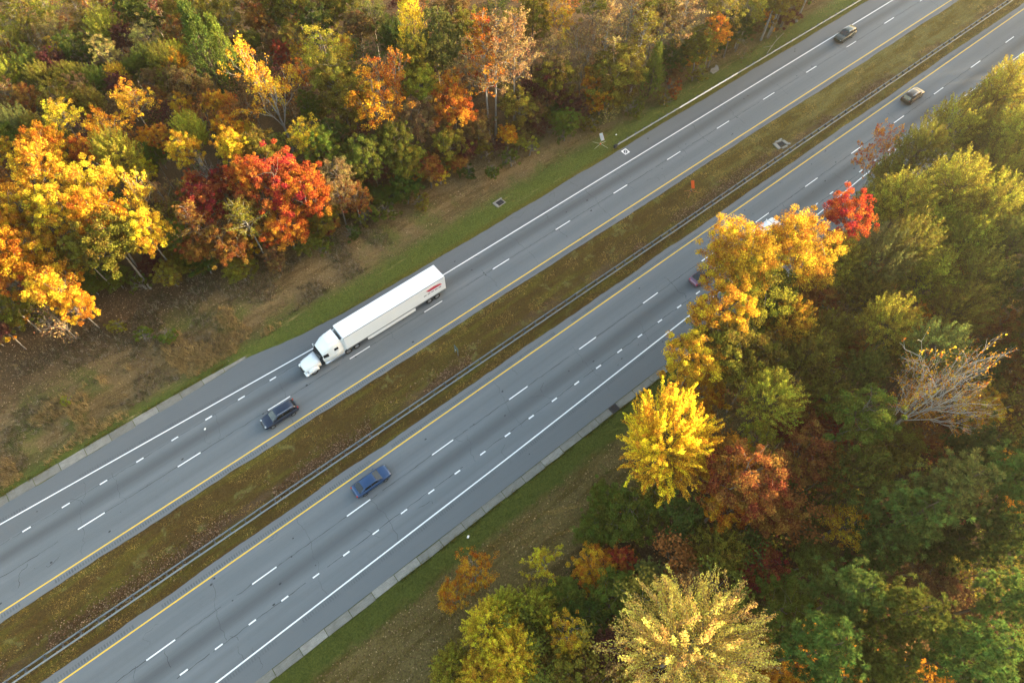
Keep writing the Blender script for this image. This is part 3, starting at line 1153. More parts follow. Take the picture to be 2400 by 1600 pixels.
def semi(loc, rz):
    root = empty('semi_truck', loc, rz)
    tag(root, 'white semi truck with long box trailer in the outer lane', 'truck')
    # local +X is forward; trailer tail at x = -11.4, bumper at x = 11.2
    W = 1.30
    # ---- trailer
    t = MB()
    rings = []
    for x in (-11.4, -11.36, -3, 4.70, 4.78):
        k = 0.03 if x in (-11.4, 4.78) else 0.0
        rings.append([(x, y, z) for y, z in ((W - k, 1.18 + k), (W - k, 3.98 - k), (W - .06 - k, 4.08 - k), (-W + .06 + k, 4.08 - k), (-W + k, 3.98 - k), (-W + k, 1.18 + k))])
    t.loft(rings)
    trailer = t.build('trailer', M_TRAILER, root)
    for s in (1, -1):
        MB().box((-3.3, s * (W + .012), 3.97), (16.1, .022, .11)).build('top_rail', M_CHROME, trailer)
        MB().box((-3.3, s * (W + .012), 1.27), (16.1, .022, .20)).build('bottom_rail', M_GALV, trailer)
        sk = MB()
        sk.add([(-6.2, s * (W - .05), 1.17), (1.6, s * (W - .05), 1.17), (1.6, s * (W - .05), .55), (1.0, s * (W - .05), .40), (-6.2, s * (W - .05), .40),
                (-6.2, s * (W - .09), 1.17), (1.6, s * (W - .09), 1.17), (1.6, s * (W - .09), .55), (1.0, s * (W - .09), .40), (-6.2, s * (W - .09), .40)],
               [(0, 1, 2, 3, 4), (9, 8, 7, 6, 5), (0, 5, 6, 1), (1, 6, 7, 2), (2, 7, 8, 3), (3, 8, 9, 4), (4, 9, 5, 0)])
        sk.build('side_skirt', M_TRAILER, trailer)
        for q in range(13):
            MB().box((-11.0 + q * 1.24, s * (W + .006), 2.62), (.035, .010, 2.5)).build('panel_seam', M_TRAILER, trailer)
        # red print and grey lettering band near the tail
        mk = MB()
        yv = s * (W + .014)
        mk.add([(-10.9, yv, 2.75), (-8.7, yv, 2.75), (-8.2, yv, 3.25), (-9.6, yv, 3.35), (-10.6, yv, 3.12)], [(0, 1, 2, 3, 4) if s < 0 else (4, 3, 2, 1, 0)])
        mk.build('red_emblem', M_REDMARK, trailer)
        gm = MB()
        for q in range(5):
            xx = -10.7 + q * .62
            gm.add([(xx, yv, 2.28), (xx + .44, yv, 2.28), (xx + .44, yv, 2.50), (xx, yv, 2.50)], [(0, 1, 2, 3) if s < 0 else (3, 2, 1, 0)])
        gm.build('grey_emblem', M_GREYMARK, trailer)
    for q in range(22):
        MB().box((-11.0 + q * .735, 0, 4.083), (.05, 2.36, .012)).build('roof_rib', M_TRAILER, trailer)
    for q in (-.25, 0, .25):
        MB().box((-11.42, q, 4.0), (.05, .12, .05)).build('marker_light', M_REDLENS, trailer)
    for s in (1, -1):
        MB().box((-11.43, s * .64, 2.58), (.05, 1.22, 2.66)).build('rear_door', M_TRAILER, trailer)
        MB().box((-11.45, s * 1.08, 1.22), (.06, .3, .12)).build('tail_light', M_REDLENS, trailer)
        for q in (.22, 1.02):
            MB().tube((-11.48, s * q, 1.3), (-11.48, s * q, 3.9), .02).build('lock_bar', M_CHROME, trailer)
    MB().box((-11.3, 0, .62), (.12, 2.2, .12)).build('rear_guard', M_POST, trailer)
    for s in (1, -1):
        MB().box((-11.3, s * .6, .88), (.10, .10, .42)).build('guard_hanger', M_POST, trailer)
    MB().box((-9.2, 0, .98), (3.4, 1.5, .30)).build('bogie_frame', M_BLACKP, trailer)
    for x in (-9.9, -8.6):
        for y in (-1.08, -.74, .74, 1.08):
            wheel_parts(trailer, x, y, .51, .28)
    # ---- tractor
    MB().box((7.1, 0, .92), (8.0, .95, .26)).build('chassis', M_BLACKP, root)
    cab = MB()
    # sleeper and cab: sections along x (x, halfwidth, zbottom, ztop)
    secs = [(5.15, 1.12, .75, 3.55), (5.25, 1.20, .75, 3.82), (6.3, 1.22, .75, 3.92), (7.0, 1.20, .75, 3.72), (7.55, 1.15, .75, 3.30), (8.05, 1.08, .75, 2.98)]
    rings = []
    for x, w, zb, zt in secs:
        sec = [(w, zb), (w, zb + .9), (w * .99, zt - .55), (w * .90, zt - .14), (w * .72, zt), (0, zt + .03)]
        rings.append([(x, y, z) for y, z in sec] + [(x, -y, z) for y, z in sec[-2::-1]])
    cab.loft(rings)
    cabo = cab.build('cab', M_WHITE_PAINT, root, smooth=True)
    wind = MB()
    secs = [(8.05, 1.06, .80, 2.95), (8.55, .98, .80, 2.05)]
    rings = []
    for x, w, zb, zt in secs:
        sec = [(w, zb), (w, 1.95), (w * .86, zt), (0, zt + .04)]
        rings.append([(x, y, z) for y, z in sec] + [(x, -y, z) for y, z in sec[-2::-1]])
    wind.loft(rings)
    wind.build('windshield', M_GLASS, cabo)
    hood = MB()
    secs = [(8.56, .99, .80, 2.02), (9.2, .95, .80, 1.92), (10.0, .88, .82, 1.76), (10.6, .80, .84, 1.58), (10.85, .70, .86, 1.38)]
    rings = []
    for x, w, zb, zt in secs:
        sec = [(w, zb), (w, zt - .35), (w * .88, zt - .08), (w * .6, zt), (0, zt + .03)]
        rings.append([(x, y, z) for y, z in sec] + [(x, -y, z) for y, z in sec[-2::-1]])
    hood.loft(rings)
    hood.build('hood', M_WHITE_PAINT, root, smooth=True)
    MB().box((10.90, 0, 1.12), (.08, .95, .58), bev=.03).build('grille', M_CHROME, root)
    bump = MB()
    bump.box((10.75, 0, .58), (.55, 2.36, .42), bev=.14)
    bump.build('bumper', M_WHITE_PAINT, root, smooth=False)
    for s in (1, -1):
        f = MB()
        secs = [(9.05, 1.10, 1.02), (9.25, 1.20, 1.20), (9.75, 1.22, 1.28), (10.25, 1.20, 1.18), (10.62, 1.10, .95)]
        f.loft([[(x, s * .82, zt - .5), (x, s * w, zt - .5), (x, s * w, zt - .12), (x, s * (w - .12), zt), (x, s * .82, zt)] for x, w, zt in secs])
        f.build('fender', M_WHITE_PAINT, root, smooth=False)
        MB().box((10.55, s * .98, 1.02), (.22, .30, .24), bev=.07).build('headlight', M_LAMP, root)
        MB().add([(7.25, s * 1.222, 2.05), (8.0, s * 1.115, 2.05), (7.95, s * 1.09, 2.68), (7.25, s * 1.20, 2.74)], [(0, 1, 2, 3) if s < 0 else (3, 2, 1, 0)]).build('side_window', M_GLASS, cabo)
        MB().add([(5.75, s * 1.226, 2.45), (6.35, s * 1.232, 2.45), (6.35, s * 1.222, 2.95), (5.75, s * 1.216, 2.95)], [(0, 1, 2, 3) if s < 0 else (3, 2, 1, 0)]).build('sleeper_window', M_GLASS, cabo)
        MB().box((8.1, s * 1.42, 2.35), (.16, .14, .62), bev=.04).build('mirror', M_WHITE_PAINT, root)
        MB().tube((8.05, s * 1.10, 2.55), (8.1, s * 1.40, 2.55), .02).build('mirror_arm', M_BLACKP, root)
        MB().box((6.6, s * 1.05, .68), (3.0, .36, .52), bev=.10).build('fuel_tank', M_CHROME, root)
        MB().box((4.92, s * .98, 2.25), (.50, .06, 2.9), bev=.02).build('side_fairing', M_WHITE_PAINT, root)
    for s in (1, -1):
        wheel_parts(root, 9.8, s * 1.02, .51, .30)
    for x in (3.35, 4.65):
        for y in (-1.08, -.74, .74, 1.08):
            wheel_parts(root, x, y, .51, .28)
    # roof fairing
    rf = MB()
    secs = [(5.25, 1.05, 3.85, 4.06), (5.9, 1.0, 3.88, 4.06), (6.7, .86, 3.80, 3.92)]
    rf.loft([[(x, w, zb), (x, w * .92, zt), (x, -w * .92, zt), (x, -w, zb)] for x, w, zb, zt in secs])
    rf.build('roof_fairing', M_WHITE_PAINT, root)
    return root


semi((15.2, 49.15, 0), math.pi)


# ------------------------------------------------------------------ trees
def rand_dirs(rg, n):
    v = rg.normal(size=(n, 3))
    return v / np.linalg.norm(v, axis=1, keepdims=True)


def leaf_quads(rg, P, L, W, up=0.6, axis_dir=None):
    n = len(P)
    nrm = rand_dirs(rg, n)
    nrm[:, 2] = np.abs(nrm[:, 2]) + up
    nrm /= np.linalg.norm(nrm, axis=1, keepdims=True)
    t = rand_dirs(rg, n) if axis_dir is None else axis_dir + rand_dirs(rg, n) * 0.45
    t -= (t * nrm).sum(1, keepdims=True) * nrm
    t /= np.linalg.norm(t, axis=1, keepdims=True) + 1e-9
    b = np.cross(nrm, t)
    s = rg.uniform(.65, 1.35, (n, 1))
    l, w = L * s / 2, W * s / 2
    V = np.stack([P - t * l, P + b * w - t * l * .15, P + t * l, P - b * w - t * l * .15], 1).reshape(-1, 3)
    F = np.arange(4 * n).reshape(n, 4)
    return V, F


class Tree:
    def __init__(self, seed):
        self.rg = np.random.default_rng(seed)
        self.seg = []
        self.P, self.cl, self.dir = [], [], []

    def branch(self, a, b, ra, rb, bend=0.12, n=3):
        """a slightly bent tapered limb; returns its points"""
        a, b = np.array(a, float), np.array(b, float)
        L = np.linalg.norm(b - a)
        off = self.rg.normal(size=3) * bend * L
        pts = []
        for i in range(n + 1):
            t = i / n
            p = a * (1 - t) + b * t + off * math.sin(math.pi * t) * .5
            pts.append(p)
        for i in range(n):
            self.seg.append((pts[i], pts[i + 1], ra + (rb - ra) * i / n, ra + (rb - ra) * (i + 1) / n))
        return pts

    def clump(self, c, r, n, flat=.7, out=None):
        d = rand_dirs(self.rg, n)
        q = self.rg.uniform(0, 1, (n, 1)) ** .45
        p = c + d * q * r * np.array([1, 1, flat])
        self.P.append(p)
        self.cl.append(np.full(n, self.rg.uniform()))
        self.dir.append(d)

    def shoot(self, a, b, n, r):
        t = self.rg.uniform(0.05, 1, (n, 1))
        p = a * (1 - t) + b * t + self.rg.normal(size=(n, 3)) * r * (1.15 - .7 * t)
        self.P.append(p)
        self.cl.append(np.full(n, self.rg.uniform()))
        d = (b - a) / (np.linalg.norm(b - a) + 1e-9)
        self.dir.append(np.repeat(d[None], n, 0))

    def trunk_mesh(self, mat, name='trunk'):
        mb = MB()
        for a, b, ra, rb in self.seg:
            mb.tube(a, b, ra, rb, 7 if ra > .12 else (5 if ra > .04 else 3), caps=False)
        me = mb.mesh(name)
        me.materials.append(mat)
        me.polygons.foreach_set('use_smooth', [True] * len(me.polygons))
        return me

    def crown_mesh(self, L, W, up, mat, use_dir=False):
        P = np.concatenate(self.P)
        cl = np.concatenate(self.cl)
        dr = np.concatenate(self.dir) if use_dir else None
        V, F = leaf_quads(self.rg, P, L, W, up, dr)
        lf = np.repeat(self.rg.uniform(size=len(P)), 4)
        return np_mesh('crown', V, F, mat, {'cl': np.repeat(cl, 4), 'lf': lf})


def proto_broad(seed, R_=4.5, C=8.5, H_=4.6, dens=1.0, leaf=.205, bark=None, vis=False, clumps=185, per=140, lobes=9):
    t = Tree(seed)
    rg = t.rg
    lean = rg.normal(size=2) * .25
    top = np.array([lean[0], lean[1], C + H_ * .35])
    t.seg.append((np.array([0, 0, -14.0]), np.array([0, 0, -.6]), .23, .21))
    pts = t.branch((0, 0, -.6), top, .21, .05, .05, 6)
    # lobes with unequal reach
    dirs = []
    for k in range(lobes):
        a = 2 * math.pi * (k + rg.uniform(-.3, .3)) / lobes
        e = rg.uniform(-.25, .75)
        dirs.append((np.array([math.cos(a) * math.cos(e), math.sin(a) * math.cos(e), math.sin(e)]), rg.uniform(.72, 1.12)))
    dirs.append((np.array([rg.normal() * .2, rg.normal() * .2, 1.0]), rg.uniform(.85, 1.1)))
    ctr = np.array([lean[0], lean[1], C])
    rad = np.array([R_, R_, H_])
    ends = []
    for d, reach in dirs:
        s = np.array([lean[0], lean[1], 0]) * .6 + np.array([0, 0, C - H_ * .45 + d[2] * H_ * .4])
        e = ctr + d * rad * reach * .72
        lp = t.branch(s, e, .09, .035, .14, 3)
        nsub = 5
        for j in range(nsub):
            st = lp[1 + j % 3]
            dd = d + rg.normal(size=3) * .55
            dd /= np.linalg.norm(dd)
            e2 = ctr + dd * rad * reach * rg.uniform(.78, 1.0)
            sp = t.branch(st, e2, .035, .012, .15, 2)
            ends += [(e2, reach), (sp[1], reach)]
        ends.append((e, reach))
    for k in range(clumps):
        c, reach = ends[k % len(ends)]
        c = c + rg.normal(size=3) * R_ * .13
        r = R_ * rg.uniform(.08, .19)
        t.clump(c, r, int(per * dens * rg.uniform(.55, 1.4)), rg.uniform(.5, .85))
    return t.trunk_mesh(bark or M_BARK_MID), t.crown_mesh(leaf, leaf * .72, .5, M_LEAF), R_, C


def proto_feather(seed, R_=4.5, C=8.0, H_=4.6, shoots=320, per=72, leaf=.19, spread=.085, slen=.46, bark=None, upw=.55):
    t = Tree(seed)
    rg = t.rg
    t.seg.append((np.array([0, 0, -14.0]), np.array([0, 0, -.6]), .22, .20))
    t.branch((0, 0, -.6), (0, 0, C), .20, .06, .04, 5)
    ctr = np.array([0, 0, C - H_ * .25])
    rad = np.array([R_, R_, H_ * 1.2])
    lob = [(rand_dirs(rg, 1)[0], rg.uniform(-.22, .22)) for _ in range(9)]
    for k in range(shoots):
        d = rand_dirs(rg, 1)[0]
        d[2] = abs(d[2]) * 1.0 - .18
        d /= np.linalg.norm(d)
        reach = 1 + sum(a * max(0, float(d @ q)) for q, a in lob)
        reach *= rg.uniform(.80, 1.06)
        depth = rg.uniform(.35, .75) if k % 3 else rg.uniform(.15, .4)
        tip = ctr + d * rad * reach * (1 if k % 3 else .72)
        dd = d + np.array([0, 0, upw]) + rg.normal(size=3) * .22
        dd /= np.linalg.norm(dd)
        base = tip - dd * R_ * slen * rg.uniform(.7, 1.25)
        if k % 4 == 0:
            s = np.array([0, 0, C * rg.uniform(.45, .85)])
            t.branch(s, base, .045, .02, .12, 2)
        t.seg.append((base, tip, .016, .006))
        t.shoot(base, tip, int(per * rg.uniform(.7, 1.3)), spread * R_ * .5)
    return t.trunk_mesh(bark or M_BARK_DARK), t.crown_mesh(leaf, leaf * .55, .25, M_LEAF, True), R_, C


def proto_pine(seed, R_=4.2, C=10.0, H_=5.2, tufts=480, needles=36, nl=.52):
    t = Tree(seed)
    rg = t.rg
    t.seg.append((np.array([0, 0, -14.0]), np.array([0, 0, -.6]), .24, .22))
    t.branch((0, 0, -.6), (0, 0, C + H_), .22, .05, .02, 6)
    P, A, CL = [], [], []
    nb = 26
    for k in range(nb):
        z = C - H_ * .8 + (H_ * 1.75) * k / nb
        q = (z - (C - H_)) / (2 * H_)
        reach = R_ * (1.0 - .75 * max(0, q - .25)) * rg.uniform(.6, 1.08)
        a = k * 2.4 + rg.uniform(-.4, .4)
        e = np.array([math.cos(a) * reach, math.sin(a) * reach, z + reach * rg.uniform(.05, .30)])
        lp = t.branch((0, 0, z), e, .035, .012, .08, 3)
        m = max(4, int(tufts / nb * reach / R_ * 1.25))
        for j in range(m):
            w = rg.uniform(.35, 1.03)
            base = lp[0] * (1 - w) + lp[-1] * w
            off = rg.normal(size=3) * np.array([.17, .17, .09]) * R_ * (.35 + w * .75)
            c = base + off + np.array([0, 0, abs(rg.normal()) * .12])
            if j % 3 == 0:
                t.seg.append((base, c, .016, .008))
            ax = e / (np.linalg.norm(e[:2]) + .1) * np.array([1, 1, 0]) + np.array([0, 0, rg.uniform(.5, 1.3)])
            ax /= np.linalg.norm(ax)
            d = rand_dirs(rg, needles) + ax * .75
            d /= np.linalg.norm(d, axis=1, keepdims=True)
            P.append(c + d * nl * .55)
            A.append(d)
            CL.append(np.full(needles, rg.uniform()))
    P, A, CL = np.concatenate(P), np.concatenate(A), np.concatenate(CL)
    n = len(P)
    side = np.cross(A, rand_dirs(rg, n))
    side /= np.linalg.norm(side, axis=1, keepdims=True) + 1e-9
    l = nl * rg.uniform(.7, 1.2, (n, 1)) * .5
    w = .046
    V = np.stack([P - A * l - side * w, P - A * l + side * w, P + A * l + side * w * .5, P + A * l - side * w * .5], 1).reshape(-1, 3)
    F = np.arange(4 * n).reshape(n, 4)
    me_ = np_mesh('crown', V, F, M_NEEDLE, {'cl': np.repeat(CL, 4), 'lf': np.repeat(rg.uniform(size=n), 4)})
    return t.trunk_mesh(M_BARK_DARK), me_, R_, C


def proto_cedar(seed, R_=3.2, C=6.0, H_=6.5, shoots=420, per=30):
    t = Tree(seed)
    rg = t.rg
    t.branch((0, 0, -.6), (0, 0, C + H_ * .9), .18, .03, .02, 5)
    for k in range(shoots):
        q = rg.uniform(0, 1) ** .8
        z = C - H_ * .75 + q * H_ * 1.75
        rr = R_ * (1 - q) ** .75 * rg.uniform(.62, 1.08)
        a = rg.uniform(0, 6.283)
        p = np.array([math.cos(a) * rr, math.sin(a) * rr, z])
        d = np.array([math.cos(a) * .5, math.sin(a) * .5, .95])
        d += rg.normal(size=3) * .2
        tip = p + d * rg.uniform(.5, 1.1)
        base = p - d * .35
        if k % 5 == 0:
            t.seg.append((np.array([0, 0, z - .3]), base, .03, .012))
        t.shoot(base, tip, int(per * rg.uniform(.7, 1.3)), .13)
    return t.trunk_mesh(M_BARK_DARK), t.crown_mesh(.26, .10, .15, M_NEEDLE, True), R_, C


def grow(t, a, d, L, r, lev, tips, spread=.55, up=.25, kids=3):
    rg = t.rg
    b = a + d * L
    pts = t.branch(a, b, r, r * .55, .10, 3 if lev > 1 else 2)
    if lev == 0:
        tips.append((pts[-2], pts[-1]))
        return
    for k in range(kids + (1 if lev > 2 else 0)):
        dd = d + rg.normal(size=3) * spread + np.array([0, 0, up])
        dd /= np.linalg.norm(dd)
        s = pts[-1] if k < 2 else pts[1 + (k % max(1, len(pts) - 2))]
        grow(t, s, dd, L * rg.uniform(.58, .82), r * .55, lev - 1, tips, spread, up, kids)


def proto_open(seed, R_=4.2, C=9.0, trunk=5.0, per=22, leaf=.20, bark=None, lev=3, r0=.20, spread=.5, up=.22, L=3.4, kids=3):
    """open branching tree, branches visible, thin leaf cover"""
    t = Tree(seed)
    rg = t.rg
    t.seg.append((np.array([0, 0, -14.0]), np.array([0, 0, -.6]), r0 * 1.1, r0))
    pts = t.branch((0, 0, -.6), (rg.normal() * .2, rg.normal() * .2, trunk), r0, r0 * .8, .03, 4)
    tips = []
    n = 4
    for k in range(n):
        a = 6.283 * (k + rg.uniform(-.25, .25)) / n
        d = np.array([math.cos(a) * .75, math.sin(a) * .75, rg.uniform(.6, 1.1)])
        d /= np.linalg.norm(d)
        grow(t, pts[-1 - (k % 2)], d, L * rg.uniform(.8, 1.1), r0 * .55, lev, tips, spread, up, kids)
    d = np.array([rg.normal() * .15, rg.normal() * .15, 1.0])
    grow(t, pts[-1], d, L * 1.1, r0 * .6, lev, tips, spread, up, kids)
    T = np.array([b for _, b in tips])
    s = R_ / max(1e-3, np.percentile(np.hypot(T[:, 0], T[:, 1]), 92))
    # fit crown radius
    def fit(p):
        q = np.array(p)
        return np.array([q[0] * s, q[1] * s, q[2]])
    t.seg = [(fit(a), fit(b), ra, rb) for a, b, ra, rb in t.seg]
    C2 = float(np.median(T[:, 2]))
    if per:
        for a, b in tips:
            a, b = fit(a), fit(b)
            t.shoot(a, b + (b - a) * .3, max(1, int(per * rg.uniform(.3, 1.7))), .22)
    else:
        t.shoot(np.array([0, 0, C2]), np.array([0, 0, C2 + .2]), 3, .05)
    return t.trunk_mesh(bark or M_BARK_PALE), t.crown_mesh(leaf, leaf * .72, .4, M_LEAF), R_, C2


def proto_spire(seed, R_=3.4, H=18.0, c0=.45, branches=44, per=26, leaf=.20, bark=None, r0=.20):
    """tall straight trunk with short rising side branches and thin leaf cover"""
    t = Tree(seed)
    rg = t.rg
    t.seg.append((np.array([0, 0, -14.0]), np.array([0, 0, -.6]), r0 * 1.1, r0))
    top = np.array([rg.normal() * .3, rg.normal() * .3, H])
    pts = t.branch((0, 0, -.6), top, r0, .03, .015, 8)
    for k in range(branches):
        q = c0 + (1 - c0) * (k + rg.uniform(0, 1)) / branches
        base = pts[0] * (1 - q) + pts[-1] * q
        a = k * 2.4 + rg.uniform(-.5, .5)
        reach = R_ * (1.1 - .75 * max(0, (q - .55) / .45)) * rg.uniform(.45, 1.1)
        e = base + np.array([math.cos(a) * reach, math.sin(a) * reach, reach * rg.uniform(.35, 1.0)])
        lp = t.branch(base, e, .05, .016, .10, 3)
        for j in range(5):
            s0 = lp[1 + j % 3]
            d = rand_dirs(rg, 1)[0] * np.array([1, 1, .6]) + np.array([math.cos(a) * .5, math.sin(a) * .5, .45])
            e2 = s0 + d * reach * rg.uniform(.22, .48)
            t.seg.append((s0, e2, .014, .006))
            t.shoot(s0, e2 + (e2 - s0) * .25, max(1, int(per * rg.uniform(.2, 1.8))), .20)
    return t.trunk_mesh(bark or M_BARK_PALE), t.crown_mesh(leaf, leaf * .72, .4, M_LEAF), R_, H * .70


PROTO = {}


def P_(kind, fn, seeds, **kw):
    PROTO[kind] = [fn(s, **kw) for s in seeds]


P_('broad', proto_broad, (1, 2, 3, 4, 5))
P_('loose', proto_broad, (11, 12, 13), dens=.40, clumps=140, leaf=.21)
P_('feather', proto_feather, (21, 22, 23, 24))
P_('pine', proto_pine, (31, 32, 33))
P_('cedar', proto_cedar, (41, 42))
P_('open', proto_open, (51, 52, 53), per=34, r0=.16)
P_('tall', proto_spire, (61, 62, 63))
P_('poplar', proto_spire, (65,), H=24.0, c0=.55, per=10, r0=.23, bark=M_BARK_PALE)
P_('bare', proto_open, (71, 72), per=0, lev=3, trunk=3.0)
P_('shrub', proto_broad, (81, 82, 83), R_=1.8, C=1.5, H_=1.5, clumps=60, per=110, leaf=.16)
P_('twiggy', proto_open, (85, 86), R_=2.6, trunk=.6, per=3, lev=3, r0=.07, L=1.5, leaf=.2, spread=.7, bark=M_BARK_MID)
# finer leaves for the big crowns close to the camera
P_('bigbroad', proto_broad, (91, 92), R_=6.5, C=14.0, H_=6.5, clumps=340, per=140, leaf=.21, lobes=14)
P_('bigfeather', proto_feather, (95,), R_=8.5, C=13.0, H_=4.6, shoots=350, per=140, leaf=.20, spread=.060, slen=.50, bark=M_BARK_PALE, upw=.12)
P_('spiky', proto_feather, (97,), R_=5.4, C=7.5, H_=4.8, shoots=330, per=125, leaf=.19, spread=.058, slen=.52, upw=.40)

PAL = {
    'gold': (0.56, 0.315, 0.030), 'yellow': (0.58, 0.385, 0.035), 'amber': (0.52, 0.225, 0.022), 'orange': (0.47, 0.150, 0.026),
    'scarlet': (0.42, 0.080, 0.030), 'crimson': (0.25, 0.045, 0.025), 'maroon': (0.125, 0.040, 0.034), 'rust': (0.27, 0.105, 0.030),
    'brown': (0.175, 0.100, 0.040), 'tan': (0.32, 0.195, 0.080), 'olive': (0.200, 0.160, 0.026), 'lime': (0.33, 0.285, 0.034),
    'green': (0.140, 0.150, 0.024), 'deep green': (0.078, 0.098, 0.020), 'sage': (0.165, 0.165, 0.042), 'blue green': (0.120, 0.160, 0.034),
    'straw': (0.46, 0.34, 0.10), 'grey': (0.24, 0.185, 0.15),
}
WORD = {'broad': 'round crowned tree', 'loose': 'thin leaved tree', 'feather': 'feathery tree', 'pine': 'pine', 'cedar': 'conical cedar',
        'open': 'open branched tree', 'tall': 'tall pale trunked tree', 'poplar': 'tall bare trunked tree', 'bare': 'bare tree', 'shrub': 'shrub',
        'twiggy': 'twiggy bush', 'bigbroad': 'large broad tree', 'bigfeather': 'huge spreading tree', 'spiky': 'spiky shooting tree'}
CAT = {'pine': 'pine tree', 'cedar': 'cedar', 'shrub': 'shrub', 'twiggy': 'shrub'}
NAME = {'pine': 'pine_tree', 'cedar': 'cedar_tree', 'shrub': 'shrub', 'twiggy': 'shrub', 'bare': 'bare_tree'}
TREES = []          # (root, kind, colour, pixel)
tr = random.Random(77)


def plant(kind, colour, x, y, r, zc, label=None, rz=None, lean=None, var=None, grp=None, zs=None):
    """crown centre at (x, y, zc), crown radius r (metres)"""
    protos = PROTO[kind]
    tm, cm, R0, C0 = protos[(var if var is not None else tr.randrange(len(protos)))]
    s = r / R0
    bx, by = (x, y) if lean is None else (x + lean[0], y + lean[1])
    g0 = float(gz(bx, by))
    szs = max(.25, min(s * 1.22, (zc - g0) / C0))
    dz = max(0.0, (zc - g0) - C0 * szs)
    root = empty(NAME.get(kind, 'tree'), (bx, by, g0))
    root.rotation_euler = (0, 0, tr.uniform(0, 6.283) if rz is None else rz)
    if lean is not None:
        h = max(1.0, zc - g0)
        ax = Vector((-lean[0], -lean[1], h)).normalized()
        q = Vector((0, 0, 1)).rotation_difference(ax)
        root.rotation_mode = 'QUATERNION'
        root.rotation_quaternion = q @ Matrix.Rotation(tr.uniform(0, 6.283) if rz is None else rz, 3, 'Z').to_quaternion()
    a = link('trunk', tm, root)
    b = link('crown', cm, root)
    for q in (a, b):
        q.scale = (s, s, szs)
        q.location = (0, 0, dz)
    c = PAL[colour] if isinstance(colour, str) else colour
    j = tr.uniform(.86, 1.14)
    k = tr.uniform(.90, 1.10)
    b.color = (min(.8, c[0] * j), min(.8, c[1] * j * k), c[2] * j, 1)
    TREES.append([root, kind, colour, project((x, y, zc)), label, grp])
    return root


def pt(u, v, rpx, kind, colour, zc=None, **kw):
    """a tree whose crown is seen at pixel (u, v) with a radius of rpx source pixels"""
    z = zc if zc is not None else 9.0
    for _ in range(3):
        d = depth_at(u, v, z)
        r = rpx * d / CAM_F
        if zc is None:
            z = min(14.0, 4.6 + 1.15 * r)
    p = at(u, v, z)
    return plant(kind, colour, p[0], p[1], r, z, **kw)

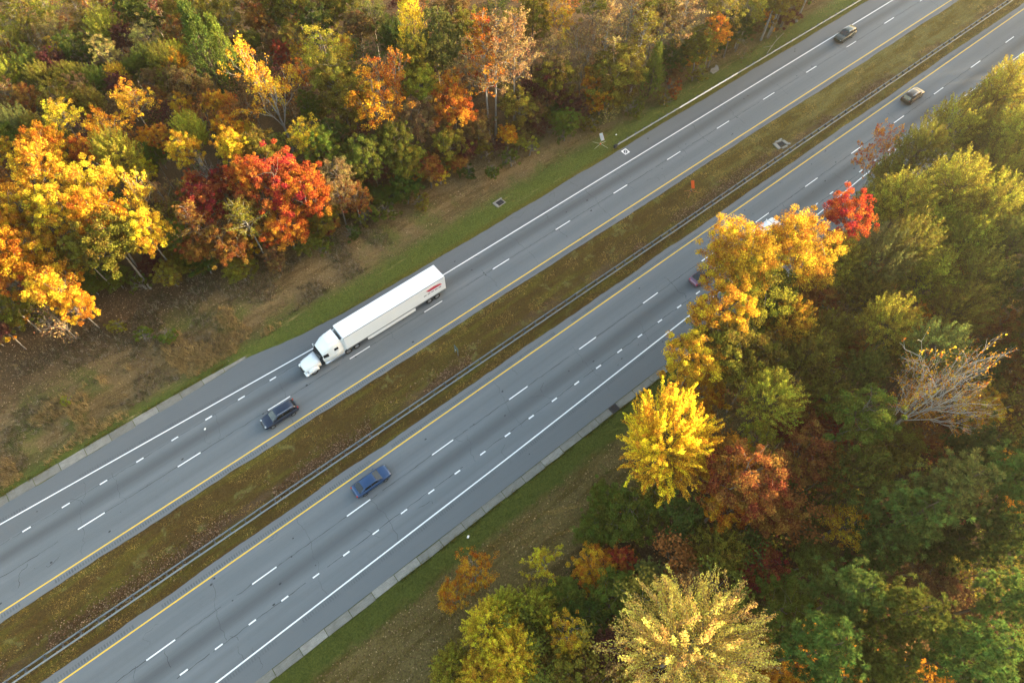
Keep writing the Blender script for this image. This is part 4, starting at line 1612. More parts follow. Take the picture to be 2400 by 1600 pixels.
# ---- the wood beyond the far carriageway: pixel x, y, radius, kind, colour (, crown height)
LEFT = [
    # upper left, some crowns recoloured olive and brown to stand for shade
    (40, 45, 42, 'tall', 'olive'), (105, 25, 40, 'tall', 'lime'), (20, 110, 32, 'open', 'olive'), (315, 30, 46, 'pine', 'deep green'),
    (262, 15, 26, 'broad', 'maroon'), (140, 72, 30, 'loose', 'straw'), (203, 72, 26, 'loose', 'olive'), (246, 68, 40, 'feather', 'lime'),
    (290, 88, 28, 'broad', 'maroon'), (312, 58, 28, 'loose', 'olive'), (345, 92, 34, 'loose', 'straw'), (50, 100, 26, 'feather', 'olive'),
    (86, 102, 32, 'open', 'brown'), (162, 76, 26, 'loose', 'rust'), (130, 112, 22, 'loose', 'yellow'), (128, 152, 27, 'broad', 'maroon'),
    (176, 118, 38, 'broad', 'deep green'), (250, 126, 32, 'loose', 'straw'), (340, 136, 24, 'feather', 'green'), (385, 142, 38, 'feather', 'olive'),
    (10, 122, 26, 'broad', 'rust'), (15, 172, 32, 'feather', 'lime'), (74, 150, 32, 'feather', 'green'), (100, 182, 34, 'feather', 'olive'),
    (158, 176, 28, 'feather', 'olive'), (188, 182, 30, 'feather', 'olive'), (226, 192, 30, 'feather', 'green'), (130, 186, 20, 'broad', 'maroon'),
    (275, 176, 28, 'feather', 'gold'), (310, 160, 25, 'feather', 'green'), (195, 212, 30, 'broad', 'tan'), (216, 236, 30, 'feather', 'olive'),
    (146, 232, 38, 'broad', 'olive'), (65, 236, 30, 'broad', 'rust'), (20, 222, 32, 'loose', 'brown'), (315, 242, 42, 'loose', 'gold', 11.5),
    (390, 190, 26, 'feather', 'lime'), (360, 192, 26, 'broad', 'brown'), (366, 224, 24, 'loose', 'rust'), (276, 204, 26, 'broad', 'maroon'),
    (232, 22, 34, 'tall', 'olive'), (180, 30, 34, 'tall', 'olive'), (60, 70, 30, 'loose', 'olive'), (5, 60, 34, 'tall', 'lime'),
    (410, 30, 30, 'broad', 'olive'), (470, 38, 44, 'broad', 'olive'), (434, 60, 22, 'broad', 'brown'), (605, 52, 36, 'broad', 'rust'),
    (540, 60, 38, 'loose', 'olive'), (650, 56, 26, 'loose', 'sage'), (690, 18, 46, 'broad', 'olive'), (745, 60, 40, 'broad', 'deep green'),
    (782, 30, 30, 'broad', 'olive'), (590, 106, 30, 'broad', 'green'), (558, 112, 20, 'broad', 'maroon'), (682, 72, 24, 'feather', 'lime'),
    (692, 98, 32, 'loose', 'olive'), (640, 104, 28, 'broad', 'brown'), (420, 82, 32, 'broad', 'rust'), (415, 118, 26, 'feather', 'lime'),
    (485, 135, 46, 'cedar', 'deep green', 10.5), (532, 140, 36, 'cedar', 'green', 8.5), (660, 126, 24, 'broad', 'crimson'), (696, 124, 20, 'loose', 'gold'),
    (755, 125, 52, 'loose', 'lime', 13), (790, 190, 50, 'broad', 'olive', 11), (702, 172, 28, 'loose', 'orange'), (410, 150, 26, 'feather', 'amber'),
    (408, 192, 26, 'broad', 'brown'), (452, 212, 38, 'broad', 'brown'), (432, 250, 28, 'broad', 'gold'), (510, 246, 28, 'broad', 'gold'),
    (546, 248, 24, 'feather', 'orange'), (482, 226, 24, 'loose', 'brown'), (592, 254, 36, 'loose', 'brown'), (722, 250, 30, 'broad', 'green'),
    (500, 20, 40, 'loose', 'olive'), (580, 12, 40, 'loose', 'olive'), (640, 15, 40, 'broad', 'olive'), (740, 15, 40, 'loose', 'brown'), (830, 10, 40, 'broad', 'olive'),
    # the sunlit belt
    (40, 292, 32, 'feather', 'sage'), (82, 302, 34, 'feather', 'olive'), (14, 322, 30, 'broad', 'green'), (60, 332, 24, 'feather', 'green'),
    (145, 285, 42, 'loose', 'yellow', 11.5), (255, 308, 46, 'loose', 'amber', 10.5), (112, 346, 50, 'broad', 'amber', 11), (168, 348, 20, 'cedar', 'sage'),
    (205, 362, 30, 'broad', 'orange', 10), (272, 350, 46, 'feather', 'lime', 11.5), (110, 395, 58, 'broad', 'gold', 11.5), (380, 326, 26, 'broad', 'orange', 9.5),
    (346, 322, 22, 'broad', 'amber'), (8, 352, 26, 'broad', 'gold', 11), (30, 366, 24, 'broad', 'maroon'), (170, 422, 25, 'broad', 'orange'),
    (286, 410, 26, 'broad', 'yellow'), (335, 402, 26, 'broad', 'yellow'), (226, 442, 54, 'broad', 'yellow', 11.5), (58, 482, 50, 'broad', 'gold', 11),
    (138, 492, 52, 'broad', 'yellow', 11.5), (12, 452, 30, 'broad', 'orange'), (14, 505, 26, 'broad', 'crimson'), (312, 462, 46, 'open', 'yellow', 10.5),
    (206, 492, 24, 'broad', 'orange'), (20, 530, 36, 'broad', 'amber', 11), (378, 450, 34, 'open', 'tan'), (360, 366, 28, 'broad', 'green'),
    (445, 306, 40, 'feather', 'lime', 10.5), (530, 306, 32, 'broad', 'amber', 10), (576, 306, 22, 'feather', 'yellow'), (432, 352, 36, 'broad', 'gold', 10.5),
    (545, 352, 40, 'broad', 'gold', 11), (602, 352, 42, 'broad', 'olive', 10), (524, 428, 32, 'broad', 'crimson'), (458, 432, 26, 'broad', 'scarlet'),
    (580, 412, 42, 'broad', 'orange', 10), (712, 322, 38, 'loose', 'yellow', 9.5), (752, 352, 38, 'broad', 'green'), (778, 318, 32, 'broad', 'deep green'),
    (750, 372, 20, 'broad', 'maroon'), (792, 402, 36, 'loose', 'tan'), (478, 486, 48, 'broad', 'crimson', 8), (428, 462, 30, 'open', 'olive'),
    (586, 492, 38, 'broad', 'rust', 7.5), (272, 575, 72, 'broad', 'olive', 9.5), (235, 515, 55, 'broad', 'amber', 11), (345, 545, 45, 'broad', 'gold', 9.5), (95, 590, 48, 'broad', 'gold', 9.5),
    (10, 605, 62, 'broad', 'amber', 11), (118, 675, 66, 'broad', 'gold', 7.5), (192, 592, 40, 'broad', 'olive', 8.5), (40, 655, 42, 'broad', 'orange', 8.5),
    (4, 772, 30, 'broad', 'maroon', 5), (30, 720, 40, 'broad', 'olive', 6), (180, 715, 40, 'broad', 'amber', 5.5), (562, 632, 36, 'broad', 'olive', 2.6), (462, 590, 40, 'broad', 'rust', 5), (530, 575, 42, 'broad', 'rust', 6),
    (420, 555, 32, 'broad', 'green', 5.5), (395, 640, 30, 'broad', 'olive', 3.0), (640, 600, 30, 'broad', 'brown', 3.2),
    # behind the truck, tall edge of the wood
    (870, 42, 42, 'loose', 'sage'), (838, 70, 36, 'broad', 'brown'), (966, 58, 36, 'cedar', 'yellow', 14), (972, 150, 40, 'pine', 'olive', 11),
    (1032, 95, 46, 'pine', 'sage', 13), (880, 240, 62, 'loose', 'amber', 11), (905, 185, 50, 'open', 'orange', 12.5), (832, 240, 50, 'broad', 'olive', 9.5), (806, 118, 26, 'broad', 'gold'),
    (990, 210, 42, 'broad', 'lime', 9), (1062, 262, 46, 'broad', 'orange', 8), (985, 285, 46, 'broad', 'tan', 6.5), (1062, 215, 40, 'loose', 'amber', 9.5),
    (920, 95, 40, 'broad', 'deep green'), (1065, 30, 45, 'broad', 'brown'), (1105, 80, 40, 'broad', 'olive'), (1250, 40, 45, 'pine', 'olive', 13), (1100, 180, 45, 'loose', 'tan', 9),
    (1312, 52, 36, 'loose', 'gold', 13), (1290, 130, 42, 'loose', 'tan', 10), (1300, 185, 46, 'broad', 'olive', 7), (1282, 205, 46, 'broad', 'maroon', 6), (1250, 250, 34, 'broad', 'brown', 4.5),
    (1338, 240, 28, 'broad', 'maroon', 3.5), (1370, 100, 44, 'open', 'tan', 11), (1418, 80, 44, 'tall', 'tan', 12), (1445, 165, 58, 'broad', 'olive', 7.5), (1395, 200, 42, 'broad', 'amber', 5.5),
    (1425, 215, 38, 'broad', 'olive', 4.5), (1530, 172, 28, 'cedar', 'green', 4.5), (1500, 90, 46, 'tall', 'olive', 11), (1560, 60, 46, 'loose', 'brown', 11), (1610, 30, 46, 'tall', 'tan', 12), (1540, 30, 40, 'broad', 'olive', 11),
    (1645, 110, 50, 'broad', 'olive', 6.5), (1675, 78, 34, 'broad', 'amber', 8), (1720, 60, 40, 'broad', 'deep green', 6), (1700, 20, 44, 'loose', 'olive', 11), (1760, 10, 44, 'loose', 'olive', 9), (1830, 5, 40, 'broad', 'olive', 7),
    (1480, 25, 42, 'tall', 'tan', 13), (1580, 130, 36, 'broad', 'deep green', 5), (1390, 20, 42, 'loose', 'olive', 13),
    (860, 372, 50, 'broad', 'green', 6.5), (880, 408, 36, 'broad', 'maroon', 3.6), (955, 380, 42, 'broad', 'olive', 4.8), (1005, 398, 36, 'broad', 'rust', 3.8), (1050, 335, 40, 'broad', 'olive', 5),
    (1085, 350, 32, 'broad', 'maroon', 3), (1190, 318, 24, 'broad', 'amber', 3), (830, 470, 40, 'loose', 'rust', 5), (790, 460, 36, 'loose', 'tan', 6), (925, 330, 40, 'broad', 'green', 7), (1215, 250, 36, 'broad', 'olive', 6),
    (760, 520, 34, 'broad', 'olive', 3.5), (720, 570, 30, 'broad', 'green', 2.4), (950, 445, 34, 'broad', 'deep green', 3), (1115, 300, 40, 'broad', 'brown', 5), (1330, 285, 34, 'broad', 'green', 2.8),
]
for row in LEFT:
    u, v, rp, kind, colr = row[:5]
    pt(u, v, rp * 1.12, kind, colr, row[5] if len(row) > 5 else None)

# single trees one knows by sight in the far wood
pt(625, 185, 78, 'open', 'gold', 14.0, label='tall golden tree with a pale trunk above the red maple', var=0, grp=None)
pt(655, 440, 76, 'broad', 'scarlet', 9.0, label='scarlet maple at the wood edge above the truck', var=1)
pt(715, 450, 70, 'broad', 'orange', 8.0, label='orange maple close right of the scarlet maple', var=2)
pt(668, 530, 60, 'broad', 'orange', 5.0, label='low orange tree at the foot of the scarlet maple', var=3)
pt(485, 390, 40, 'bare', 'tan', 9.0, label='bare white branched tree left of the scarlet maple', var=0)


def trunk_tree(ub, vb, h, r, kind, colour, label, var=0, lean=None):
    p = at(ub, vb, 0)
    z = float(gz(p[0], p[1]))
    C0 = PROTO[kind][var][3]
    return plant(kind, colour, p[0], p[1], r, z + h, label=label, var=var, lean=lean)


trunk_tree(1162, 316, 14.5, 3.9, 'tall', 'tan', 'right hand of two tall pale trunks with thin tan leaves', 0)
trunk_tree(1148, 318, 14.5, 3.7, 'tall', 'orange', 'left hand of two tall pale trunks with thin orange leaves', 2)
trunk_tree(1206, 292, 14, 3.6, 'tall', 'tan', 'tall pale trunked tree right of the two paired trunks', 1)
trunk_tree(514, 614, 8.5, 2.6, 'tall', 'rust', 'slim pale trunked tree at wood edge left of the scarlet maple', 1)
trunk_tree(624, 606, 8.5, 2.6, 'tall', 'olive', 'slim pale trunked tree at foot of the orange red maples', 2)
trunk_tree(1784, 91, 17, 3.5, 'poplar', 'olive', 'leftmost of the tall grey trunks behind the outer guardrail', 0)
trunk_tree(1800, 84, 17, 3.5, 'poplar', 'olive', 'middle of the tall grey trunks behind the outer guardrail', 0)
trunk_tree(1867, 49, 17, 3.5, 'poplar', 'olive', 'rightmost of the tall grey trunks behind the outer guardrail', 0)
trunk_tree(1724, 108, 4.5, 2.6, 'bare', 'tan', 'small bare pale sapling behind the outer guardrail', 1)
trunk_tree(182, 795, 5.5, 3.0, 'twiggy', 'tan', 'leafless pale tree under gold crowns at the left wood edge', 1)

# shrubs along the edge of the far wood
for (u, v, rp, colr, kind, z) in [
        (892, 492, 36, 'green', 'shrub', 1.6), (850, 500, 26, 'olive', 'shrub', 1.4), (1032, 416, 24, 'yellow', 'shrub', 1.4), (1200, 372, 24, 'green', 'shrub', 1.3),
        (1240, 346, 22, 'lime', 'shrub', 1.4), (1140, 345, 32, 'grey', 'twiggy', 1.8), (1285, 292, 26, 'grey', 'twiggy', 1.6), (1325, 312, 22, 'green', 'shrub', 1.2),
        (1430, 262, 26, 'straw', 'twiggy', 1.5), (1570, 205, 22, 'rust', 'shrub', 1.4), (1745, 122, 26, 'brown', 'twiggy', 1.4), (1100, 400, 24, 'deep green', 'shrub', 1.4),
        (980, 470, 22, 'olive', 'shrub', 1.2), (1160, 400, 20, 'green', 'shrub', 1.2), (1390, 290, 22, 'olive', 'shrub', 1.2), (1480, 250, 24, 'green', 'shrub', 1.4),
        (1560, 232, 20, 'olive', 'shrub', 1.2), (1640, 170, 24, 'olive', 'shrub', 1.3), (760, 580, 24, 'green', 'shrub', 1.2), (820, 540, 24, 'deep green', 'shrub', 1.3),
        (330, 790, 26, 'green', 'shrub', .9), (280, 760, 22, 'olive', 'shrub', .8), (160, 940, 16, 'lime', 'shrub', .6), (400, 780, 26, 'green', 'shrub', .7), (330, 850, 22, 'brown', 'twiggy', .8)]:
    pt(u, v, rp, kind, colr, z)

# low growth that closes the edge of the far wood down to the ground
er = random.Random(19)
ex = -30.0
while ex < 128:
    ey = float(np.interp(ex, [-60, -26, -13, 9, 23, 36, 59, 98, 115, 200], [79, 78, 77.5, 71, 67.5, 67.5, 64, 60.5, 60, 60])) + er.uniform(-.6, 2.6)
    rr = er.uniform(1.5, 2.9)
    plant(er.choice(['shrub', 'broad', 'loose', 'broad']), er.choice(['green', 'olive', 'brown', 'rust', 'olive', 'green', 'deep green', 'maroon', 'amber']),
          ex, ey, rr, rr * er.uniform(.75, 1.15))
    ex += er.uniform(1.6, 3.4)

# ---- the wood on the near side
RIGHT = [  # some dark green crowns set to lime so they look sunlit
    (2370, 185, 52, 'feather', 'lime', 18), (2345, 255, 46, 'loose', 'amber', 15), (2300, 240, 44, 'feather', 'olive', 16), (2395, 290, 50, 'feather', 'lime', 17), (2230, 290, 58, 'feather', 'lime', 17),
    (2310, 320, 52, 'feather', 'olive', 15), (2165, 340, 50, 'feather', 'olive', 15), (2090, 405, 46, 'feather', 'olive', 15), (2130, 465, 64, 'feather', 'lime', 17), (2245, 420, 62, 'feather', 'lime', 17),
    (2350, 385, 56, 'feather', 'lime', 16), (2060, 465, 50, 'feather', 'olive', 14), (2330, 480, 62, 'feather', 'lime', 15), (2200, 520, 62, 'feather', 'lime', 15.5), (2280, 560, 60, 'feather', 'lime', 15), (2390, 560, 56, 'feather', 'green', 15),
    (1965, 605, 62, 'feather', 'lime', 16), (2065, 600, 58, 'feather', 'sage', 15.5), (2130, 570, 52, 'feather', 'olive', 15), (2175, 640, 66, 'feather', 'lime', 15), (2305, 650, 66, 'feather', 'olive', 14.5), (2395, 680, 56, 'broad', 'deep green', 13),
    (2040, 690, 55, 'feather', 'olive', 14), (2250, 720, 56, 'feather', 'olive', 14), (2330, 770, 44, 'broad', 'rust', 11), (2390, 800, 46, 'broad', 'olive', 11),
    (2092, 752, 60, 'feather', 'lime', 15.5), (2200, 805, 56, 'feather', 'sage', 15), (2135, 830, 50, 'feather', 'olive', 13), (2380, 880, 50, 'broad', 'rust', 10), (2300, 850, 44, 'broad', 'deep green', 11),
    (1855, 745, 58, 'feather', 'gold', 15), (1800, 690, 62, 'broad', 'green', 14), (1700, 720, 66, 'broad', 'gold', 15), (1900, 830, 62, 'feather', 'olive', 14), (1690, 820, 74, 'broad', 'olive', 14), (1625, 850, 60, 'broad', 'gold', 13), (1780, 850, 64, 'broad', 'olive', 13), (1640, 920, 50, 'broad', 'amber', 10),
    (1810, 920, 62, 'feather', 'lime', 13), (1950, 780, 52, 'feather', 'olive', 13), (2030, 860, 50, 'feather', 'green', 12.5), (1990, 830, 40, 'broad', 'rust', 9), (2290, 955, 46, 'broad', 'gold', 10.5), (2375, 960, 50, 'broad', 'brown', 9),
    (2020, 975, 62, 'broad', 'green', 13), (1940, 920, 52, 'feather', 'olive', 12), (1868, 965, 44, 'broad', 'rust', 9.5), (1850, 1015, 40, 'broad', 'crimson', 8), (2100, 1050, 56, 'broad', 'olive', 9), (2180, 1020, 56, 'broad', 'rust', 7),
    (1770, 1025, 46, 'loose', 'lime', 9), (1885, 1055, 62, 'broad', 'rust', 12), (1930, 1110, 50, 'broad', 'rust', 10), (1745, 1120, 80, 'broad', 'rust', 12.5), (1730, 1105, 44, 'broad', 'amber', 14.5), (1790, 1200, 70, 'broad', 'rust', 10.5), (1700, 1170, 56, 'broad', 'amber', 11), (2010, 1110, 70, 'feather', 'green', 12.5),
    (1985, 1225, 56, 'loose', 'gold', 9), (2230, 1145, 72, 'pine', 'sage', 15), (2125, 1215, 78, 'pine', 'blue green', 15.5), (2345, 1130, 74, 'pine', 'blue green', 15), (2335, 1255, 68, 'pine', 'deep green', 12), (2060, 1290, 64, 'pine', 'deep green', 11),
    (1598, 1210, 50, 'pine', 'blue green', 8), (1690, 1290, 58, 'feather', 'olive', 9), (1480, 1205, 62, 'broad', 'green', 5), (1420, 1175, 44, 'broad', 'green', 3.6), (1540, 1140, 50, 'broad', 'olive', 6), (1390, 1240, 44, 'broad', 'green', 3.6), (1620, 1090, 50, 'broad', 'amber', 8),
    (1280, 1320, 44, 'open', 'yellow', 4.2), (1110, 1335, 46, 'loose', 'amber', 4.0), (1060, 1395, 38, 'loose', 'amber', 3.4), (1390, 1330, 44, 'broad', 'amber', 4), (1460, 1308, 28, 'broad', 'scarlet', 4.5), (1522, 1345, 34, 'pine', 'sage', 7), (1330, 1400, 50, 'broad', 'green', 4), (1440, 1390, 50, 'broad', 'green', 5),
    (1838, 1420, 66, 'broad', 'green', 8), (1340, 1490, 46, 'loose', 'gold', 7.5), (1430, 1525, 46, 'broad', 'maroon', 5.5), (1140, 1470, 60, 'feather', 'yellow', 6.5), (1200, 1540, 66, 'feather', 'yellow', 8), (1180, 1420, 46, 'feather', 'lime', 6), (1250, 1430, 50, 'feather', 'lime', 6), (1060, 1560, 50, 'feather', 'lime', 4.5), (1130, 1590, 56, 'feather', 'yellow', 6), (1270, 1500, 46, 'feather', 'olive', 5.5), (1340, 1590, 60, 'broad', 'olive', 7),
    (1985, 1400, 76, 'pine', 'blue green', 15), (2115, 1440, 76, 'pine', 'green', 16), (1920, 1520, 76, 'pine', 'blue green', 14), (2065, 1570, 72, 'pine', 'green', 15), (2290, 1530, 76, 'pine', 'blue green', 15.5), (2380, 1400, 64, 'pine', 'blue green', 14), (2390, 1570, 60, 'pine', 'green', 15),
    (2200, 1380, 56, 'broad', 'brown', 8), (2320, 1450, 50, 'loose', 'brown', 8), (2190, 1500, 60, 'broad', 'deep green', 8), (1780, 1330, 50, 'broad', 'crimson', 7), (1830, 1575, 56, 'broad', 'amber', 7), (1900, 1310, 56, 'broad', 'green', 8), (2210, 1280, 56, 'pine', 'deep green', 11), (1480, 1590, 50, 'broad', 'rust', 7),
    (1900, 690, 50, 'broad', 'rust', 12), (2280, 1060, 60, 'pine', 'deep green', 12), (2150, 1330, 50, 'loose', 'brown', 8), (1380, 1450, 44, 'broad', 'deep green', 5), (1960, 1000, 40, 'broad', 'crimson', 8),
]
for i, row in enumerate(RIGHT):
    u, v, rp, kind, colr, z = row
    if z > 11.5:
        z += (3.2, 0.0, 1.6)[i % 3]
    pt(u, v, rp * 1.12, kind, colr, z)

pt(1728, 594, 86, 'bigbroad', 'gold', 21.0, label='big golden yellow tree leaning over the near carriageway', var=0, lean=(1.0, -5.0))
pt(1874, 572, 86, 'bigbroad', 'gold', 20.5, label='amber yellow tree right of the big golden one by the road', var=1, lean=(1.0, -4.0))
pt(1765, 672, 88, 'bigbroad', 'lime', 17.0, label='yellow green tree just below the big golden roadside tree', var=1)
pt(1992, 508, 58, 'broad', (0.52, 0.075, 0.028), 20.5, label='scarlet tree beside the amber roadside tree', var=1, lean=(0, -2.0))
pt(2062, 345, 48, 'open', 'orange', 15.0, label='thin orange tree with bare twigs reaching over the white line', var=2, lean=(0, -2.5))
pt(1566, 1026, 116, 'spiky', (0.72, 0.40, 0.03), 16.0, label='bright yellow tree with upright spiky shoots beside the grass bank', var=0)
pt(1628, 1525, 196, 'bigfeather', (0.58, 0.40, 0.10), 17.0, label='huge pale straw gold tree at the bottom edge', var=0)
pt(1992, 730, 44, 'twiggy', 'grey', 12.0, label='grey leafless bush among green crowns right of the golden trees', var=0)

# ---- dead leaning tree on the near side, almost bare
def dead_tree():
    t = Tree(401)
    rg = t.rg
    tips = []
    base = np.array([0, 0, -1.0])
    limbs = [((2.6, 1.0, 10.5), .34), ((1.2, -1.2, 9.5), .26), ((-.8, 1.6, 9.8), .20), ((3.2, -2.0, 7.5), .22), ((-2.2, -.6, 8.4), .18), ((.3, 2.8, 9.0), .17), ((4.0, .3, 9.0), .20)]
    pts = t.branch(base, (.6, .1, 5.0), .26, .20, .03, 4)
    for (e, r) in limbs:
        e = np.array(e, float)
        d = e - pts[-1]
        L = np.linalg.norm(d)
        d /= L
        grow(t, pts[-1 - (int(r * 100) % 2)], d, L * .66, r * .34, 4, tips, .42, .03, 3)
    for a, b in tips:
        if rg.uniform() < .75:
            t.shoot(a, b + (b - a) * .2, int(rg.uniform(2, 9)), .16)
    return t.trunk_mesh(M_BARK_DEAD), t.crown_mesh(.17, .13, .4, M_LEAF)


tm, cm = dead_tree()
pb = at(2062, 1022, 6.0)
root = empty('dead_tree', (pb[0], pb[1], float(gz(pb[0], pb[1]))))
root.rotation_euler = (0, 0, R(-30))
root.scale = (.90, .90, 1.5)
link('trunk', tm, root)
o = link('crown', cm, root)
o.color = (*PAL['amber'], 1)
tag(root, 'nearly bare white branched tree spreading over the green wood', 'dead tree')


# ---- filler trees where no single crown was picked out
def y_left(x):
    return float(np.interp(x, [-60, -26, -13, 9, 23, 36, 59, 98, 115, 200], [79, 78, 77.5, 71, 67.5, 67.5, 64, 60.5, 60, 60]))


def y_right(x):
    return float(np.interp(x, [-30, -9, 0, 12, 24, 40, 60, 200], [3, 6, 8.5, 9.5, 10.5, 15.5, 16, 16.5]))


have = [(t[0].location.x, t[0].location.y, t[0].children[0].scale.x * 4.2) for t in TREES]
fr = random.Random(5)
rgf = np.random.default_rng(6)
n_fill = 0
tries = 0
fill_P, fill_C, fill_T = [], [], MB()
while n_fill < 190 and tries < 16000:
    tries += 1
    left = fr.random() < .62
    u, v = fr.uniform(-60, 2460), fr.uniform(-60, 1660)
    z = fr.uniform(4.0, 7.0)
    p = at(u, v, z)
    x, y = p[0], p[1]
    if left and not (y > y_left(x) + 1.5 and y < 175 and x < 150):
        continue
    if not left and not (y < y_right(x) - 2.0 and y > -60):
        continue
    if any((x - a) ** 2 + (y - b) ** 2 < (max(2.2, q * .50)) ** 2 for a, b, q in have):
        continue
    r = fr.uniform(2.2, 3.6)
    colr = fr.choice(['olive', 'brown', 'rust', 'tan', 'olive', 'green', 'maroon', 'brown', 'deep green']) if left else fr.choice(['olive', 'green', 'deep green', 'olive', 'brown', 'rust', 'amber'])
    g0 = float(gz(x, y))
    c0 = np.array(PAL[colr])
    for _ in range(22):
        d = rand_dirs(rgf, 1)[0]
        cc = np.array([x, y, z + g0]) + d * np.array([r, r, r * 1.1]) * rgf.uniform(.45, .95)
        m = int(rgf.uniform(28, 62))
        fill_P.append(cc + rand_dirs(rgf, m) * rgf.uniform(0, 1, (m, 1)) ** .5 * r * .32)
        fill_C.append(np.repeat((c0 * rgf.uniform(.75, 1.25))[None], m, 0))
        if _ % 3 == 0:
            fill_T.tube((x, y, z + g0 - r * .6), cc, .04, .015, 3, caps=False)
    fill_T.tube((x, y, g0 - .3), (x, y, z + g0), .11, .05, 5, caps=False)
    have.append((x, y, r))
    n_fill += 1
fill_P, fill_C = np.concatenate(fill_P), np.concatenate(fill_C)
V, F = leaf_quads(rgf, fill_P, .30, .21, .5)
fill_C = fill_C * rgf.uniform(.6, 1.4, (len(fill_C), 1))
fc = np.repeat(np.concatenate([fill_C, np.ones((len(fill_C), 1))], 1), 4, axis=0)
o = link('understorey', np_mesh('understorey', V, F, M_BLADE, {'colr': fc}))
tag(o, 'dim young growth filling the gaps between the crowns of both woods', 'understorey', kind='stuff')
tag(fill_T.build('stem_mass', M_BARK_MID, o), kind='stuff')

# ---- labels that single each tree out
def zone(u, v, x, y):
    if y > 45:
        if v < 120 and u < 800:
            return 'in the back of the upper left wood'
        if u < 400 and v < 330:
            return 'in the shaded upper left wood'
        if u < 400:
            return 'in the sunlit wood at the left edge'
        if u < 800:
            return 'in the wood above the truck'
        if u < 1250:
            return 'at the wood edge above the drop inlet'
        return 'behind the outer guardrail'
    if u < 1450:
        return 'on the near grass bank at the bottom'
    if v < 520:
        return 'in the near wood at the upper right'
    if v < 900:
        return 'in the near wood below the golden trees'
    if v < 1200:
        return 'in the near wood around the dead tree'
    return 'in the lower right wood'


buckets = {}
for T in TREES:
    root, kind, colr, (u, v), lab, grp = T
    if lab:
        tag(root, lab, CAT.get(kind, 'tree'))
        continue
    x, y, _ = root.location
    key = (colr, WORD[kind].replace('large ', ''), zone(u, v, x, y))
    buckets.setdefault(key, []).append(T)
ORD = ['', 'second', 'third', 'fourth', 'fifth', 'sixth', 'seventh', 'eighth', 'ninth', 'tenth', 'eleventh', 'twelfth', 'thirteenth', 'fourteenth', 'fifteenth', 'sixteenth', 'seventeenth', 'eighteenth', 'nineteenth', 'twentieth']
for (colr, wd, zn), L in buckets.items():
    L.sort(key=lambda T: T[3][0])
    for i, T in enumerate(L):
        root, kind = T[0], T[1]
        if len(L) == 1:
            lab = f'{colr} {wd} {zn}'
        elif i == 0:
            lab = f'leftmost {colr} {wd} {zn}'
        elif i == len(L) - 1:
            lab = f'rightmost {colr} {wd} {zn}'
        else:
            lab = f'{colr} {wd} {zn}, {ORD[i]} from left'
        tag(root, lab, CAT.get(kind, 'tree'), 'trees of the far wood' if root.location.y > 45 else 'trees of the near wood')

# ---- woodland that stands outside the picture and shades the road
def mass_wood():
    rg = np.random.default_rng(909)
    P, CL = [], []
    seg = MB()
    pts = []
    tries = 0
    while len(pts) < 260 and tries < 9000:
        tries += 1
        x, y = rg.uniform(60, 360), rg.uniform(-24, 17)
        u, v = project((x, y, 16.0))
        if -120 < u < 2520 and -120 < v < 1720:
            continue
        if y > y_right(x) - 1 or any((x - a) ** 2 + (y - b) ** 2 < 22 for a, b in pts):
            continue
        pts.append((x, y))
    for x, y in pts:
        g0 = float(gz(x, y))
        h = g0 + rg.uniform(15.5, 21.0) + (4.0 if x > 150 else 1.0)
        r = rg.uniform(4.0, 5.6)
        n = 620
        d = rand_dirs(rg, n)
        q = rg.uniform(.3, 1, (n, 1)) ** .5
        P.append(np.array([x, y, h - r * 1.15]) + d * q * np.array([r, r, r * 1.35]))
        CL.append(np.repeat(rg.choice(6), n))
        seg.tube((x, y, g0 - .5), (x, y, h - r), .22, .1, 5, caps=False)
    P = np.concatenate(P)
    CL = np.concatenate(CL).astype(int)
    V, F = leaf_quads(rg, P, 1.1, .95, .3)
    pal = np.array([PAL['olive'], PAL['green'], PAL['gold'], PAL['lime'], PAL['rust'], PAL['deep green']])
    c = np.repeat(pal[CL], 4, axis=0)
    c = np.concatenate([c, np.ones((len(c), 1))], 1)
    o = link('woodland', np_mesh('woodland', V, F, M_BLADE, {'colr': c}))
    tag(o, 'dense mixed woodland out of view beyond the near roadside trees, added for shade', 'woodland', kind='stuff')
    t = seg.build('trunk_mass', M_BARK_MID, o)
    tag(t, kind='stuff')


mass_wood()


# ------------------------------------------------------------------ ground cover
def in_view(X, Y, pad=60):
    d = np.stack([X, Y, np.zeros_like(X)], -1) - np.array([0, 0, CAM_H])
    w = d @ FW
    u = 1200 + CAM_F * (d @ RT) / w
    v = 800 - CAM_F * (d @ UP) / w
    return (u > -pad) & (u < 2400 + pad) & (v > -pad) & (v < 1600 + pad)


